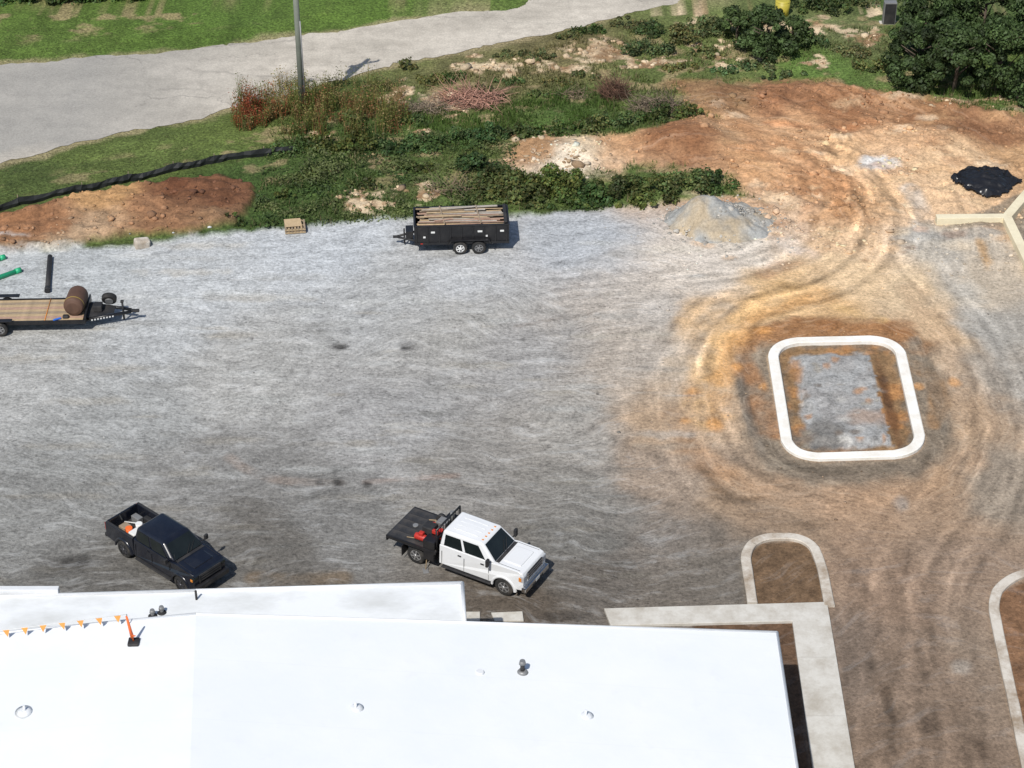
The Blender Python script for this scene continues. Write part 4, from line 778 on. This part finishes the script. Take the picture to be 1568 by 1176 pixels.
def sticks(name,u,v,rx,ry,h,n,col,r=.02,up=.3,L=(.6,1.8),cv=.4):
    cx,cy=G(u,v); V=[];Fa=[];Cc=[]
    hb=float(height(np.array([cx]),np.array([cy]))[0])
    for k in range(n):
        a=rng.uniform(0,6.28); rr=math.sqrt(rng.random()); x_,y_=cx+math.cos(a)*rr*rx,cy+math.sin(a)*rr*ry; z_=rng.random()*h*(1-rr*.7)+.05; d=rng.normal(0,1,3); d[2]=d[2]*.3+up; d/=np.linalg.norm(d); p=np.array([x_,y_,z_+hb]); ll=rng.uniform(*L); rad=r*rng.uniform(.6,1.5); c_=np.array(col)*rng.uniform(1-cv,1+cv)
        for s_ in range(3):
            q_=p+d*ll/3; i0=len(V); tt=np.cross(d,[.1,.2,1.]); tt/=np.linalg.norm(tt); bb=np.cross(d,tt)
            for pp,ra_ in((p,rad*(1-s_*.28)),(q_,rad*(1-(s_+1)*.28))):
                for a_ in(0,2.09,4.19): V.append(pp+(tt*math.cos(a_)+bb*math.sin(a_))*ra_)
            for j_ in range(3): Fa.append((i0+j_,i0+(j_+1)%3,i0+3+(j_+1)%3,i0+3+j_))
            Cc+= [c_]*6; d=d+rng.normal(0,.3,3); d/=np.linalg.norm(d); p=q_
    return np_mesh(name,np.array(V),np.array(Fa),stonem,np.array(Cc))
sticks('brush_pile',725,157,1.7,1.1,.55,380,(.42,.23,.17),.026,.12,(.7,1.9),.6)
sticks('brush_pile',1005,168,1.5,1.0,.6,320,(.22,.17,.12),.022,.2,(.6,1.6),.5)
sticks('brush_pile',655,170,1.3,.8,.3,180,(.28,.22,.16),.02,.2,(.5,1.4),.5)
sticks('brush_pile',880,150,1.,.5,.2,90,(.26,.19,.13),.018,.1,(.5,1.2),.5)
sticks('dead_shrub',940,152,.8,.5,1.4,420,(.17,.09,.06),.016,.8,(.5,1.4),.6)
sticks('brush_pile',690,295,1.5,.6,.15,90,(.28,.2,.14),.015,.05)
barkm=simple('bark',(.10,.075,.055),.9,0,.3,3,None,0,.4)
def tree(name,u,v,hh,rad,n,col,sz=.13):
    x_,y_=G(u,v); e=empty(name,(x_,y_,0)); cyl('trunk',(0,0,-.2),(.1,.05,hh*.55),.16,barkm,e,10,.08)
    for k in range(7):
        a=k*.9+rng.random(); z=hh*(.2+.07*k); cyl('limb',(0,0,z),(math.cos(a)*rad*.7,math.sin(a)*rad*.7,z+hh*.22),.06,barkm,e,7,.02)
    K=44; la=rng.uniform(0,6.28,K); lz=rng.random(K)**.8; lr=np.sqrt(rng.random(K))*rad*1.1*np.sqrt(np.clip(1.02-(lz*1.0-.25)**2/.62,.1,1)); lc=rng.uniform(.5,1.6,K); rr=rng.uniform(.25,.75,K)*rad*.42
    j=rng.integers(0,K,n); d=rng.normal(0,1,(n,3)); d/=np.linalg.norm(d,axis=1)[:,None]; d[:,2]*=.8
    P=np.stack([np.cos(la[j])*lr[j],np.sin(la[j])*lr[j],.3+lz[j]*(hh-.6)],1)+d*(rr[j]*rng.uniform(.55,1.15,n))[:,None]; P[:,2]=np.maximum(P[:,2],.02)
    o=leaves('crown',P,d+rng.normal(0,.45,(n,3))+np.array([0,0,.3]),rng.uniform(sz*.6,sz*1.3,n),np.array(col)*lc[j][:,None]*rng.uniform(.6,1.5,n)[:,None]); o.parent=e
gt=(.052,.082,.028)
for u,v,hh,r_ in ((1405,128,4.0,1.8),(1460,140,4.5,2.0),(1525,140,5.0,2.1),(1590,150,5,2.2),(1430,70,4.3,2.3),(1500,70,5,2.6),(1580,80,5,2.6),(1392,85,2.8,1.3)): tree('broadleaf_tree',u,v,hh,r_,8500,np.array(gt)*rng.uniform(.8,1.3),.11)
tree('broadleaf_tree',1172,86,3.2,1.6,7000,(.060,.094,.032),.10); tree('broadleaf_tree',1215,72,2.0,1.2,3500,(.068,.102,.034),.10); tree('broadleaf_tree',1128,60,2.2,1.3,4000,(.068,.102,.034),.10)
q=G(1197,26); e=empty('yellow_bin',(*q,0)); cyl('body',(0,0,.0),(0,0,1.1),.42,yellow,e,20,.48); cyl('lid',(0,0,1.1),(0,0,1.2),.5,yellow,e,20,.4,.02)
q=G(1360,38); e=empty('utility_cabinet',(*q,0)); box('body',(0,0,.8),(.8,.5,1.6),grey,e,.03); box('door',(0,-.26,.85),(.7,.02,1.35),blackm,e,.01); box('pad',(0,0,.05),(1.1,.8,.12),walkcon,e,.01)
